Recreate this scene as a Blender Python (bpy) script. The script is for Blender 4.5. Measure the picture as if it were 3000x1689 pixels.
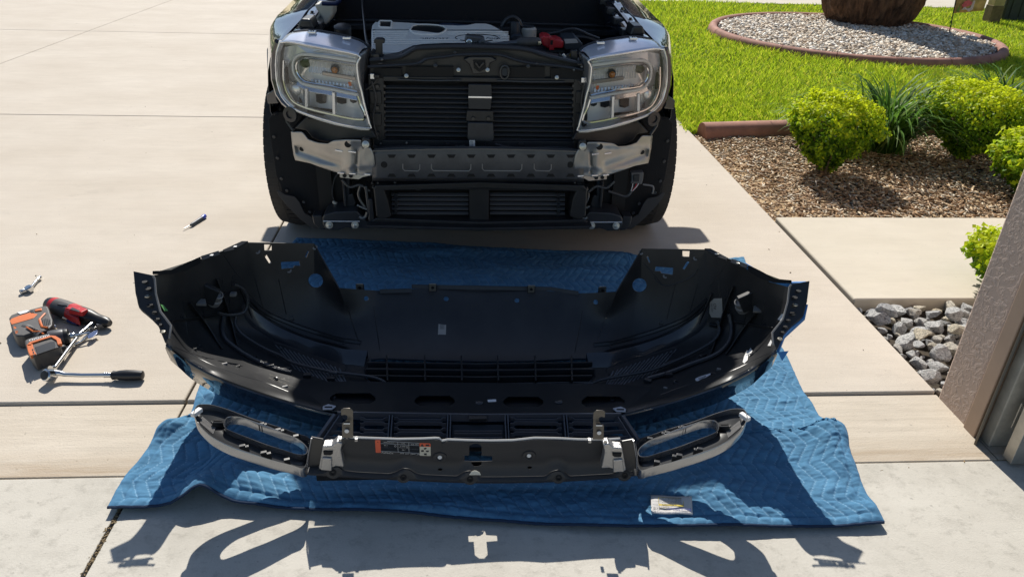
import bpy, bmesh, math, random
import numpy as np
from mathutils import Vector, Matrix, noise
from mathutils.bvhtree import BVHTree
random.seed(7); rng = np.random.default_rng(7)
scene = bpy.context.scene
for o in list(bpy.data.objects): bpy.data.objects.remove(o)
COL = scene.collection
R = math.radians

# ------------------------------------------------------------------ camera
CAM_H = 1.47
PITCH, ROLL, YAW = R(28.2), R(1.83), R(4.2)
FPX = 2155.0                                   # focal length in pixels of a 3000 px wide picture
Fw = Vector((math.sin(YAW)*math.cos(PITCH), math.cos(YAW)*math.cos(PITCH), -math.sin(PITCH)))
Rt0 = Vector((math.cos(YAW), -math.sin(YAW), 0)); Up0 = Rt0.cross(Fw)
Rt = Rt0*math.cos(ROLL)+Up0*math.sin(ROLL); Up = Up0*math.cos(ROLL)-Rt0*math.sin(ROLL)
cd = bpy.data.cameras.new('camera'); cam = bpy.data.objects.new('camera', cd); COL.objects.link(cam)
cd.sensor_fit = 'HORIZONTAL'; cd.sensor_width = 36.0; cd.lens = FPX/3000*36.0
cd.clip_start = 0.05; cd.clip_end = 2000
m = Matrix((Rt, Up, -Fw)).transposed().to_4x4(); m.translation = (0, 0, CAM_H)
cam.matrix_world = m
scene.camera = cam

# ------------------------------------------------------------------ sky, sun, exposure
SUN_EL, SUN_AZ = R(44), R(3.8)                 # the sun stands behind the truck, shadows run to the garage
w = bpy.data.worlds.new('World'); scene.world = w; w.use_nodes = True
nt = w.node_tree; nt.nodes.clear()
sk = nt.nodes.new('ShaderNodeTexSky'); sk.sky_type = 'NISHITA'; sk.sun_disc = False
sk.sun_elevation = SUN_EL; sk.sun_rotation = -SUN_AZ; sk.altitude = 20; sk.air_density = 1.0; sk.dust_density = 0.6; sk.ozone_density = 1.5
bg = nt.nodes.new('ShaderNodeBackground'); bg.inputs[1].default_value = 0.085
ow = nt.nodes.new('ShaderNodeOutputWorld')
nt.links.new(sk.outputs[0], bg.inputs[0]); nt.links.new(bg.outputs[0], ow.inputs[0])
sl = bpy.data.lights.new('sun', 'SUN'); sl.energy = 5.0; sl.angle = R(0.5); sl.color = (1.0, 0.955, 0.875)
so = bpy.data.objects.new('sun', sl); COL.objects.link(so)
sun_dir = Vector((math.sin(SUN_AZ)*math.cos(SUN_EL), -math.cos(SUN_AZ)*math.cos(SUN_EL), -math.sin(SUN_EL)))
so.rotation_euler = sun_dir.to_track_quat('-Z', 'Y').to_euler(); so.location = (0, 8, 8)
vs = scene.view_settings; vs.view_transform = 'Standard'; vs.look = 'None'; vs.exposure = 0.20; vs.gamma = 1.0
vs.use_curve_mapping = False

# ------------------------------------------------------------------ picture measurements -> places
SC = 3000/2575.0
CP = Vector((0, 0, CAM_H))
def ray(u, v): return Fw + Rt*((u*SC-1500)/FPX) - Up*((v*SC-844.5)/FPX)
def G(u, v, z=0.0):
    d = ray(u, v); return CP + d*((z-CAM_H)/d.z)
def PY(u, v, y):
    d = ray(u, v); return CP + d*(y/d.y)
def PX(u, v, x):
    d = ray(u, v); return CP + d*(x/d.x)
def ZF(x0, y0, sc):
    return lambda x, y: ((x0+x/sc)/SC, (y0+y/sc)/SC)

# ------------------------------------------------------------------ mesh helpers
ORG = {}
def wloc(o): return ORG.get(o.name, Vector((0, 0, 0)))
def wrot(o): return ROTS.get(o.name, 0.0)
ROTS = {}
def tag(o, label=None, cat=None, group=None, kind=None):
    if label: o['label'] = label
    if cat: o['category'] = cat
    if group: o['group'] = group
    if kind: o['kind'] = kind
    return o
def thing(name, label, cat, loc, group=None):
    o = bpy.data.objects.new(name, None); COL.objects.link(o)
    o.location = loc; o.empty_display_size = 0.05
    ORG[o.name] = Vector(loc)
    return tag(o, label, cat, group)
def V(*a): return Vector(a)

class MB:
    def __init__(s): s.v = []; s.f = []
    def add(s, vs, fs):
        n = len(s.v); s.v += [Vector(p) for p in vs]; s.f += [[i+n for i in f] for f in fs]; return s
    def box(s, c, size, rot=None):
        c = Vector(c); hx, hy, hz = size[0]/2, size[1]/2, size[2]/2
        ps = [Vector((x, y, z)) for z in (-hz, hz) for y in (-hy, hy) for x in (-hx, hx)]
        if rot is not None: ps = [rot @ p for p in ps]
        return s.add([c+p for p in ps], [(0,2,3,1),(4,5,7,6),(0,1,5,4),(2,6,7,3),(0,4,6,2),(1,3,7,5)])
    def box2(s, a, b):
        a = Vector(a); b = Vector(b); return s.box((a+b)/2, b-a)
    def prism(s, pts, off):
        pts = [Vector(p) for p in pts]; n = len(pts); off = Vector(off)
        s.add(pts+[p+off for p in pts], [list(range(n)), list(range(2*n-1, n-1, -1))] + [[i, i+n, (i+1) % n+n, (i+1) % n] for i in range(n)])
        return s
    def tube(s, path, r, seg=8, closed=False, caps=True):
        P = [Vector(p) for p in path]; n = len(P)
        if n < 2: return s
        rs = r if isinstance(r, (list, tuple)) else [r]*n
        vs = []; fs = []
        T = []
        for i in range(n):
            a = P[i-1] if (i > 0 or closed) else P[i]; b = P[(i+1) % n] if (i < n-1 or closed) else P[i]
            t = b-a; T.append(t.normalized() if t.length > 1e-9 else Vector((0, 0, 1)))
        nrm = T[0].orthogonal().normalized()
        if abs(T[0].z) < 0.9: nrm = (Vector((0, 0, 1))-T[0]*T[0].z).normalized()
        for i in range(n):
            nrm = (nrm-T[i]*nrm.dot(T[i]))
            nrm = nrm.normalized() if nrm.length > 1e-6 else T[i].orthogonal().normalized()
            b = T[i].cross(nrm)
            for k in range(seg):
                a = 2*math.pi*k/seg; vs.append(P[i]+(nrm*math.cos(a)+b*math.sin(a))*rs[i])
        for i in range(n if closed else n-1):
            j = (i+1) % n
            for k in range(seg):
                k2 = (k+1) % seg; fs.append((i*seg+k, i*seg+k2, j*seg+k2, j*seg+k))
        if caps and not closed:
            fs.append(tuple(range(seg-1, -1, -1))); fs.append(tuple((n-1)*seg+k for k in range(seg)))
        return s.add(vs, fs)
    def flatbar(s, path, w, h, up=(0, 0, 1)):
        """bar of rectangular section along a path"""
        P = [Vector(p) for p in path]; n = len(P); up = Vector(up); vs = []; fs = []
        for i in range(n):
            t = (P[min(i+1, n-1)]-P[max(i-1, 0)]).normalized(); sd = t.cross(up).normalized(); uu = sd.cross(t)
            ww = w[i] if isinstance(w, (list, tuple)) else w
            for a, b in ((-1, -1), (1, -1), (1, 1), (-1, 1)): vs.append(P[i]+sd*(a*ww/2)+uu*(b*h/2))
        for i in range(n-1):
            for k in range(4): fs.append((i*4+k, i*4+(k+1) % 4, i*4+4+(k+1) % 4, i*4+4+k))
        fs.append((3, 2, 1, 0)); fs.append(tuple((n-1)*4+k for k in range(4)))
        return s.add(vs, fs)
    def lathe(s, prof, c, axis=(0, 0, 1), seg=20):
        c = Vector(c); ax = Vector(axis).normalized(); e = ax.orthogonal().normalized(); g = ax.cross(e)
        vs = []; fs = []; n = len(prof)
        for r, h in prof:
            for k in range(seg):
                a = 2*math.pi*k/seg; vs.append(c+ax*h+(e*math.cos(a)+g*math.sin(a))*r)
        for i in range(n-1):
            for k in range(seg):
                k2 = (k+1) % seg; fs.append((i*seg+k, i*seg+k2, (i+1)*seg+k2, (i+1)*seg+k))
        fs.append(tuple(range(seg-1, -1, -1))); fs.append(tuple((n-1)*seg+k for k in range(seg)))
        return s.add(vs, fs)
    def grid(s, rows, flip=False):
        n = len(rows); mm = len(rows[0]); fs = []
        for i in range(n-1):
            for j in range(mm-1):
                q = (i*mm+j, i*mm+j+1, (i+1)*mm+j+1, (i+1)*mm+j)
                fs.append(q[::-1] if flip else q)
        return s.add([p for r in rows for p in r], fs)
    def mirrored(s, f):
        n = len(s.v); s.v += [f(p) for p in s.v]; s.f += [[i+n for i in reversed(q)] for q in list(s.f)]; return s
    def mapped(s, f):
        o = MB(); o.v = [f(p) for p in s.v]; o.f = [list(reversed(q)) for q in s.f]; return o
    def bvh(s): return BVHTree.FromPolygons([tuple(p) for p in s.v], s.f)
    def build(s, name, mat, parent=None, smooth=True, angle=38, bevel=0, seg=2, solid=0, solidoff=-1, recalc=True, label=None, subd=0):
        me = bpy.data.meshes.new(name)
        off = wloc(parent) if parent is not None else Vector((0, 0, 0))
        me.from_pydata([tuple(p-off) for p in s.v], [], [tuple(q) for q in s.f])
        if recalc:
            bm = bmesh.new(); bm.from_mesh(me); bmesh.ops.recalc_face_normals(bm, faces=bm.faces); bm.to_mesh(me); bm.free()
        me.validate(); me.update()
        o = bpy.data.objects.new(name, me); COL.objects.link(o)
        if mat is not None: me.materials.append(mat)
        if parent is not None: o.parent = parent
        ORG[o.name] = off
        if smooth:
            me.polygons.foreach_set('use_smooth', [True]*len(me.polygons))
            me.set_sharp_from_angle(angle=R(angle))
        if subd:
            md = o.modifiers.new('subd', 'SUBSURF'); md.levels = subd; md.render_levels = subd
        if solid:
            md = o.modifiers.new('thick', 'SOLIDIFY'); md.thickness = solid; md.offset = solidoff
        if bevel:
            md = o.modifiers.new('edge', 'BEVEL'); md.width = bevel; md.segments = seg; md.limit_method = 'ANGLE'; md.angle_limit = R(32); md.harden_normals = smooth
        if label: o['label'] = label
        return o

def cr(pts, n):
    """Catmull-Rom through points (Vectors or tuples), n samples a span"""
    P = [Vector(p) for p in pts]; out = []
    for i in range(len(P)-1):
        p0 = P[i-1] if i > 0 else P[0]*2-P[1]; p1 = P[i]; p2 = P[i+1]; p3 = P[i+2] if i+2 < len(P) else P[-1]*2-P[-2]
        for k in range(n):
            t = k/n; out.append(0.5*((2*p1)+(p2-p0)*t+(2*p0-5*p1+4*p2-p3)*t*t+(3*p1-p0-3*p2+p3)*t**3))
    out.append(P[-1].copy()); return out
def resample(pts, n):
    P = [Vector(p) for p in pts]; L = [0]
    for a, b in zip(P, P[1:]): L.append(L[-1]+(b-a).length)
    out = []; j = 0
    for i in range(n):
        d = L[-1]*i/(n-1)
        while j < len(P)-2 and L[j+1] < d: j += 1
        t = (d-L[j])/max(L[j+1]-L[j], 1e-9); out.append(P[j].lerp(P[j+1], min(max(t, 0), 1)))
    return out
def coons(top, bot, left, right, n, mm):
    """rows from top to bottom; top/bot run left to right, left/right run top to bottom"""
    T = resample(top, mm); B = resample(bot, mm); Lf = resample(left, n); Rg = resample(right, n); rows = []
    for i in range(n):
        s = i/(n-1); row = []
        for j in range(mm):
            t = j/(mm-1)
            row.append(T[j]*(1-s)+B[j]*s+Lf[i]*(1-t)+Rg[i]*t-(T[0]*(1-s)*(1-t)+T[-1]*(1-s)*t+B[0]*s*(1-t)+B[-1]*s*t))
        rows.append(row)
    return rows
def copy_obj(o, loc=None, rz=None, parent=None, name=None):
    c = o.copy(); COL.objects.link(c)
    if loc is not None: c.location = loc
    if rz is not None: c.rotation_euler = (0, 0, rz)
    if parent is not None: c.parent = parent
    return c
def text_mesh(name, s, loc, xd, yd, size, mat, parent, lift=0.0006, align='LEFT', shear=0.0, ext=0.0, squash=1.0):
    cu = bpy.data.curves.new(name, 'FONT'); cu.body = s; cu.size = size; cu.align_x = align; cu.shear = shear; cu.extrude = ext; cu.resolution_u = 3
    to = bpy.data.objects.new(name+'_tmp', cu); COL.objects.link(to)
    bpy.context.view_layer.update()
    me = bpy.data.meshes.new_from_object(to.evaluated_get(bpy.context.evaluated_depsgraph_get()))
    bpy.data.objects.remove(to); bpy.data.curves.remove(cu)
    xd = Vector(xd).normalized(); yd = Vector(yd); yd = (yd-xd*yd.dot(xd)).normalized(); nd = xd.cross(yd)
    off = wloc(parent)
    for v in me.vertices:
        c = v.co; v.co = Vector(loc)+xd*(c.x*squash)+yd*c.y+nd*(lift+c.z)-off
    me.materials.clear(); me.materials.append(mat); me.name = name
    o = bpy.data.objects.new(name, me); COL.objects.link(o); o.parent = parent; ORG[o.name] = off
    return o

# ------------------------------------------------------------------ materials
def lin(r, g, b):
    f = lambda c: (c/255/12.92) if c/255 <= 0.04045 else ((c/255+0.055)/1.055)**2.4
    return (f(r), f(g), f(b))
MATS = {}
def mat(name, col, rough=0.5, metal=0.0, var=0.0, vscale=12.0, bump=0.0, bscale=60.0, coat=0.0, spec=0.5, stretch=None, col2=None, trans=0.0, emit=None, bdist=0.002, attr=None, detail=4.0, rvar=0.0):
    if name in MATS: return MATS[name]
    m = bpy.data.materials.new(name); m.use_nodes = True; n = m.node_tree; b = n.nodes['Principled BSDF']; L = n.links
    b.inputs['Roughness'].default_value = rough; b.inputs['Metallic'].default_value = metal
    b.inputs['Coat Weight'].default_value = coat; b.inputs['Coat Roughness'].default_value = 0.04
    b.inputs['Specular IOR Level'].default_value = spec
    b.inputs['Base Color'].default_value = (*col, 1)
    tc = n.nodes.new('ShaderNodeTexCoord'); src = tc.outputs['Object']
    if stretch:
        mp = n.nodes.new('ShaderNodeMapping'); mp.inputs['Scale'].default_value = stretch; L.new(src, mp.inputs[0]); src = mp.outputs[0]
    last = None
    if var > 0 or col2:
        no = n.nodes.new('ShaderNodeTexNoise'); no.inputs['Scale'].default_value = vscale; no.inputs['Detail'].default_value = detail; no.inputs['Roughness'].default_value = 0.62
        L.new(src, no.inputs[0])
        mx = n.nodes.new('ShaderNodeMix'); mx.data_type = 'RGBA'
        c2 = col2 if col2 else tuple(min(1, c*(1+var)) for c in col); c1 = col if col2 else tuple(c*(1-var) for c in col)
        mx.inputs[6].default_value = (*c1, 1); mx.inputs[7].default_value = (*c2, 1)
        rm = n.nodes.new('ShaderNodeMapRange'); rm.inputs[1].default_value = 0.3; rm.inputs[2].default_value = 0.7
        L.new(no.outputs[0], rm.inputs[0]); L.new(rm.outputs[0], mx.inputs[0]); last = mx.outputs[2]
        if rvar:
            rr = n.nodes.new('ShaderNodeMapRange'); rr.inputs[3].default_value = rough-rvar; rr.inputs[4].default_value = rough+rvar
            L.new(no.outputs[0], rr.inputs[0]); L.new(rr.outputs[0], b.inputs['Roughness'])
    if attr:
        at = n.nodes.new('ShaderNodeAttribute'); at.attribute_name = attr
        if last is None: last = at.outputs['Color']
        else:
            mu = n.nodes.new('ShaderNodeMix'); mu.data_type = 'RGBA'; mu.blend_type = 'MULTIPLY'; mu.inputs[0].default_value = 1
            L.new(last, mu.inputs[6]); L.new(at.outputs['Color'], mu.inputs[7]); last = mu.outputs[2]
    if last is not None: L.new(last, b.inputs['Base Color'])
    if bump > 0:
        nb = n.nodes.new('ShaderNodeTexNoise'); nb.inputs['Scale'].default_value = bscale; nb.inputs['Detail'].default_value = 5.0; L.new(src, nb.inputs[0])
        bp = n.nodes.new('ShaderNodeBump'); bp.inputs['Strength'].default_value = bump; bp.inputs['Distance'].default_value = bdist
        L.new(nb.outputs[0], bp.inputs['Height']); L.new(bp.outputs[0], b.inputs['Normal'])
    if trans: b.inputs['Transmission Weight'].default_value = trans
    MATS[name] = m; return m
def leafmat(name, attr='tint', rough=0.45, tl=0.5, spec=0.4):
    m = bpy.data.materials.new(name); m.use_nodes = True; n = m.node_tree; b = n.nodes['Principled BSDF']; L = n.links
    at = n.nodes.new('ShaderNodeAttribute'); at.attribute_name = attr
    L.new(at.outputs['Color'], b.inputs['Base Color']); b.inputs['Roughness'].default_value = rough; b.inputs['Specular IOR Level'].default_value = spec
    t = n.nodes.new('ShaderNodeBsdfTranslucent'); L.new(at.outputs['Color'], t.inputs[0])
    mx = n.nodes.new('ShaderNodeMixShader'); mx.inputs[0].default_value = tl
    L.new(b.outputs[0], mx.inputs[1]); L.new(t.outputs[0], mx.inputs[2]); L.new(mx.outputs[0], n.nodes['Material Output'].inputs[0])
    return m
def np_mesh(name, verts, faces_list, material, tint=None, parent=None, smooth=False):
    """verts (n,3); faces_list: list of int arrays (m,k); tint per vertex (n,3)"""
    me = bpy.data.meshes.new(name)
    nl = sum(f.size for f in faces_list); nf = sum(len(f) for f in faces_list)
    me.vertices.add(len(verts)); me.vertices.foreach_set('co', np.ascontiguousarray(verts, dtype=np.float32).ravel())
    me.loops.add(nl); me.polygons.add(nf)
    loops = np.concatenate([f.ravel() for f in faces_list]).astype(np.int32)
    tot = np.concatenate([np.full(len(f), f.shape[1]) for f in faces_list]).astype(np.int32)
    st = np.concatenate([[0], np.cumsum(tot)[:-1]]).astype(np.int32)
    me.loops.foreach_set('vertex_index', loops); me.polygons.foreach_set('loop_start', st)
    if smooth: me.polygons.foreach_set('use_smooth', [True]*nf)
    me.update(calc_edges=True)
    if tint is not None:
        ca = me.color_attributes.new('tint', 'FLOAT_COLOR', 'POINT')
        c = np.ones((len(verts), 4), np.float32); c[:, :3] = tint; ca.data.foreach_set('color', c.ravel())
    me.materials.append(material)
    o = bpy.data.objects.new(name, me); COL.objects.link(o)
    if parent is not None: o.parent = parent
    return o
# ================================================================== ground and setting
def concrete(name, c1, c2, broom=0.6, speck=0.5, stain=0.25, fine=1.0, blotch=None, spots=0.0, band=None):
    m = bpy.data.materials.new(name); m.use_nodes = True; n = m.node_tree; b = n.nodes['Principled BSDF']; L = n.links
    N = lambda t: n.nodes.new(t)
    geo = N('ShaderNodeNewGeometry'); src = geo.outputs['Position']
    def noi(scale, sx=1, sy=1, det=5, rough=0.6):
        mp = N('ShaderNodeMapping'); mp.inputs['Scale'].default_value = (sx, sy, 1); L.new(src, mp.inputs[0])
        x = N('ShaderNodeTexNoise'); x.inputs['Scale'].default_value = scale; x.inputs['Detail'].default_value = det; x.inputs['Roughness'].default_value = rough
        L.new(mp.outputs[0], x.inputs[0]); return x.outputs[0]
    def rng_(o, a, c, lo=0.0, hi=1.0):
        r = N('ShaderNodeMapRange'); r.inputs[1].default_value = a; r.inputs[2].default_value = c; r.inputs[3].default_value = lo; r.inputs[4].default_value = hi; L.new(o, r.inputs[0]); return r.outputs[0]
    def mix(f, a, c, mode='MIX'):
        x = N('ShaderNodeMix'); x.data_type = 'RGBA'; x.blend_type = mode
        if isinstance(f, float): x.inputs[0].default_value = f
        else: L.new(f, x.inputs[0])
        for i, q in ((6, a), (7, c)):
            if isinstance(q, tuple): x.inputs[i].default_value = (*q, 1)
            else: L.new(q, x.inputs[i])
        return x.outputs[2]
    big = noi(1.3, 1, 1.6, 4); mid = noi(9, .6, 1.4, 5, .7); stre = noi(14, .18, 2.4, 5, .7); fin = noi(170, 1, 1, 3, .7); brm = noi(60, .10, 1.8, 4, .7)
    col = mix(rng_(big, .3, .7), c1, c2)
    col = mix(rng_(mid, .35, .75, 0, .22), col, tuple(x*.72 for x in c1))
    col = mix(rng_(stre, .45, .8, 0, stain), col, tuple(x*.66 for x in c1))
    col = mix(rng_(fin, .58, .75, 0, speck*.6), col, tuple(x*.6 for x in c1))
    col = mix(rng_(noi(60, 1, 1, 2), .70, .76, 0, speck), col, tuple(x*.34 for x in c1))
    col = mix(rng_(noi(85, 1, 1, 2), .69, .74, 0, .5*speck), col, tuple(min(1, x*1.35) for x in c2))
    if broom: col = mix(rng_(brm, .5, .8, 0, .35*broom), col, tuple(x*.55 for x in c1))
    if spots:
        col = mix(rng_(noi(2.3, .8, 1.5, 7, .72), .60, .72, 0, spots), col, tuple(x*.62 for x in c1)); col = mix(rng_(noi(7.5, 1, 1.2, 4, .6), .70, .745, 0, spots*1.2), col, tuple(x*.45 for x in c1))
        col = mix(rng_(noi(1.1, 1.6, .5, 8, .8), .62, .75, 0, spots*.7), col, tuple(min(1, x*1.25) for x in c2))
    if band:
        sp_ = N('ShaderNodeSeparateXYZ'); L.new(src, sp_.inputs[0]); mm_ = N('ShaderNodeMath'); mm_.operation = 'MULTIPLY'
        L.new(rng_(sp_.outputs[1], 1.76, 1.67), mm_.inputs[0]); L.new(rng_(noi(20, .15, 2.0, 6, .75), .35, .65, .1, .75), mm_.inputs[1]); col = mix(mm_.outputs[0], col, band)
    if blotch:
        col = mix(rng_(noi(6, 1, 1, 8, .75), .5, .72, 0, .5), col, blotch); col = mix(rng_(noi(24, 1, 1.3, 6, .75), .52, .72, 0, .6), col, tuple(x*.8 for x in blotch))
    L.new(col, b.inputs['Base Color']); b.inputs['Roughness'].default_value = .82; b.inputs['Specular IOR Level'].default_value = .3
    ad = N('ShaderNodeMath'); ad.operation = 'MULTIPLY_ADD'; ad.inputs[1].default_value = broom*1.0; L.new(brm, ad.inputs[0]); L.new(fin, ad.inputs[2])
    bp = N('ShaderNodeBump'); bp.inputs['Strength'].default_value = .55*fine; bp.inputs['Distance'].default_value = .0025; L.new(ad.outputs[0], bp.inputs['Height']); L.new(bp.outputs[0], b.inputs['Normal'])
    return m
m_drive = concrete('driveway_concrete', (.535, .468, .385), (.615, .55, .465), broom=.45, stain=.16, spots=.30)
m_apron = concrete('apron_concrete', (.535, .465, .370), (.615, .545, .45), broom=.7, stain=.42, spots=.2, band=(.36, .27, .18))
m_walk = concrete('walk_concrete', (.55, .495, .40), (.61, .555, .46), broom=.15, speck=.25, stain=.12, fine=.5)
m_garage = concrete('garage_concrete', (.50, .465, .40), (.60, .565, .495), broom=0, speck=.4, stain=.12, fine=.7, blotch=(.36, .335, .285))
m_soil = mat('soil', (.055, .042, .028), .95, var=.4, vscale=20, bump=.6, bscale=50)
m_turf = mat('turf_soil', (.070, .105, .014), .95, var=.4, vscale=18)
m_joint = mat('joint_filler', (.075, .058, .036), .95, var=.4, vscale=90)

EARTH = MB(); EARTH.box2((-300, -300, -1.2), (300, 300, -.16)); tag(EARTH.build('ground', mat('far_ground', (.20, .22, .09), .95, var=.3, vscale=.3)), kind='structure')
def sheet(name, m, x0, y0, x1, y1, z): return tag(MB().box2((x0, y0, z-.04), (x1, y1, z)).build(name, m, smooth=False), kind='structure')

# driveway: filler sheet below, one child slab for each pour between the joints
drv = sheet('driveway', m_joint, -9.2, 1.975, 1.62, 14.2, -.022)
XS = [-9.2, -4.143, -.900, 1.622]; YS = [1.975, 5.345, 8.76, 12.3, 14.2]
for i in range(3):
    for j in range(4):
        g = .0038
        MB().box2((XS[i]+g, YS[j]+g, -.12), (XS[i+1]-(g if i < 2 else 0), YS[j+1]-g, 0)).build('slab', m_drive, drv, bevel=.006, seg=3)
ap = sheet('apron', m_joint, -9.2, 1.62, 1.62, 1.99, -.045)
for x0, x1 in ((-9.2, -.903), (-.897, 1.625)):
    MB().box2((x0, 1.641, -.10), (x1, 1.9735, -.010)).build('slab', m_apron, ap, bevel=.004)
MB().box2((1.628, 1.642, -.10), (2.5, 1.90, -.0105)).build('slab', m_apron, ap)
gf = sheet('garage_floor', m_joint, -4.0, -5.0, 2.6, 1.641, -.030)
for x0, x1 in ((-4.0, -.928), (-.917, 2.6)):
    MB().box2((x0, -5.0, -.10), (x1, 1.639, -.0115)).build('slab', m_garage, gf, bevel=.003)
# loose brown litter lodged in the open floor joint
db = MB(); 
for k in range(500):
    y = random.uniform(.9, 1.60); x = -.9225+random.gauss(0, .0045)
    a = random.uniform(0, 6.28); l = random.uniform(.002, .007)
    db.box((x, y, -.014+random.uniform(0, .003)), (l, l*.4, .0018), Matrix.Rotation(a, 3, 'Z'))
tag(db.build('joint_litter', mat('litter', (.20, .145, .075), .9, var=.4, vscale=200), gf, smooth=False), kind='stuff')
# walkway, beds, lawn, street
wk = sheet('walkway', m_soil, 1.63, 2.61, 6.2, 3.50, -.05)
MB().box2((1.637, 2.615, -.12), (6.2, 3.505, .010)).build('slab', m_walk, wk, bevel=.010, seg=3)
sheet('planting_bed', m_soil, 1.625, 3.50, 6.2, 5.20, -.022)
sheet('lawn', m_turf, 1.625, 4.9, 14, 12.62, -.028)
st = sheet('street', m_joint, -9.2, 12.62, 16, 30, -.05); MB().box2((1.60, 12.64, -.12), (16, 29.9, -.008)).build('slab', m_walk, st)
sb = sheet('stone_bed', m_soil, 1.622, 1.965, 3.4, 2.615, -.055)
sheet('side_lawn', m_turf, -40, 1.0, -9.2, 14.2, -.05)

# ---------------------------------------------------------------- drain stones, one object each
def ico(sub):
    bm = bmesh.new(); bmesh.ops.create_icosphere(bm, subdivisions=sub, radius=1); v = [p.co.copy() for p in bm.verts]; f = [[q.index for q in t.verts] for t in bm.faces]; bm.free(); return v, f
IV2, IF2 = ico(2); IV3, IF3 = ico(3); IV1, IF1 = ico(1)
def stone_mat():
    m = bpy.data.materials.new('speckled_granite'); m.use_nodes = True; n = m.node_tree; b = n.nodes['Principled BSDF']; L = n.links
    tc = n.nodes.new('ShaderNodeTexCoord'); oi = n.nodes.new('ShaderNodeObjectInfo')
    va = n.nodes.new('ShaderNodeVectorMath'); va.operation = 'ADD'; L.new(tc.outputs['Object'], va.inputs[0]); L.new(oi.outputs['Random'], va.inputs[1])
    a = n.nodes.new('ShaderNodeTexNoise'); a.inputs['Scale'].default_value = 5.5; a.inputs['Detail'].default_value = 7; a.inputs['Roughness'].default_value = .75; L.new(va.outputs[0], a.inputs[0])
    r = n.nodes.new('ShaderNodeValToRGB'); e = r.color_ramp.elements; e[0].position = .36; e[0].color = (.10, .10, .10, 1); e[1].position = .50; e[1].color = (.62, .61, .58, 1)
    e.new(.43).color = (.36, .36, .355, 1); e.new(.66).color = (.80, .79, .75, 1); L.new(a.outputs[0], r.inputs[0])
    hue = n.nodes.new('ShaderNodeValToRGB'); h = hue.color_ramp.elements; h[0].color = (.78, .80, .84, 1); h[1].color = (1.0, .88, .66, 1); h[1].position = 1; h.new(.72).color = (.96, .96, .96, 1); L.new(oi.outputs['Random'], hue.inputs[0])
    mu = n.nodes.new('ShaderNodeMix'); mu.data_type = 'RGBA'; mu.blend_type = 'MULTIPLY'; mu.inputs[0].default_value = 1; L.new(r.outputs[0], mu.inputs[6]); L.new(hue.outputs[0], mu.inputs[7])
    L.new(mu.outputs[2], b.inputs['Base Color']); b.inputs['Roughness'].default_value = .75
    bp = n.nodes.new('ShaderNodeBump'); bp.inputs['Strength'].default_value = .6; bp.inputs['Distance'].default_value = .06; L.new(a.outputs[0], bp.inputs['Height']); L.new(bp.outputs[0], b.inputs['Normal'])
    return m
m_stone = stone_mat()
stone_meshes = []
for k in range(12):
    o = Vector((k*7.3, 1, 2)); pl = [(Vector((random.gauss(0, 1), random.gauss(0, 1), random.gauss(0, 1))).normalized(), random.uniform(.48, .86)) for _ in range(13)]
    vs_ = []
    for p in IV3:
        q = p.copy()
        for nn, d in pl:
            t = q.dot(nn)
            if t > d: q -= nn*(t-d)
        q *= 1+.06*noise.noise(q*2.5+o); vs_.append(q)
    me = bpy.data.meshes.new('stone'); me.from_pydata([tuple(p) for p in vs_], [], IF3); me.polygons.foreach_set('use_smooth', [True]*len(me.polygons)); me.set_sharp_from_angle(angle=R(20)); me.materials.append(m_stone); stone_meshes.append(me)
placed = []
def try_stone(x, y, r, z, tries=None):
    for (a, b, c) in placed:
        if (a-x)**2+(b-y)**2 < (.80*(r+c))**2: return False
    o = bpy.data.objects.new('stone', random.choice(stone_meshes)); COL.objects.link(o); o.parent = sb
    o.location = (x, y, z); o.rotation_euler = (random.uniform(-.4, .4), random.uniform(-.4, .4), random.uniform(0, 6.28))
    o.scale = (r*random.uniform(.95, 1.25), r*random.uniform(.75, 1.0), r*random.uniform(.55, .78)); placed.append((x, y, r)); return True
def inbed(x, y, r): return x-r*.8 > 1.632 and 1.975+r*.6 < y < 2.60-r*.3 and x < 2.75
big = 0
for k in range(3000):
    x, y = random.uniform(1.64, 2.75), random.uniform(1.98, 2.60); r = random.choice((.052, .045, .040, .034))
    if k > 400: r = random.choice((.034, .029, .025))
    if k > 1300: r = random.choice((.025, .020, .016, .012))
    if inbed(x, y, r) and len(placed) < 270: try_stone(x, y, r, -.035+r*.42)
placed_low = placed; placed = []
for k in range(600):
    x, y = random.uniform(1.66, 2.70), random.uniform(2.0, 2.57); r = random.choice((.044, .034, .026))
    if inbed(x, y, r) and len(placed) < 26: try_stone(x, y, r, .012+r*.2)

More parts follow.
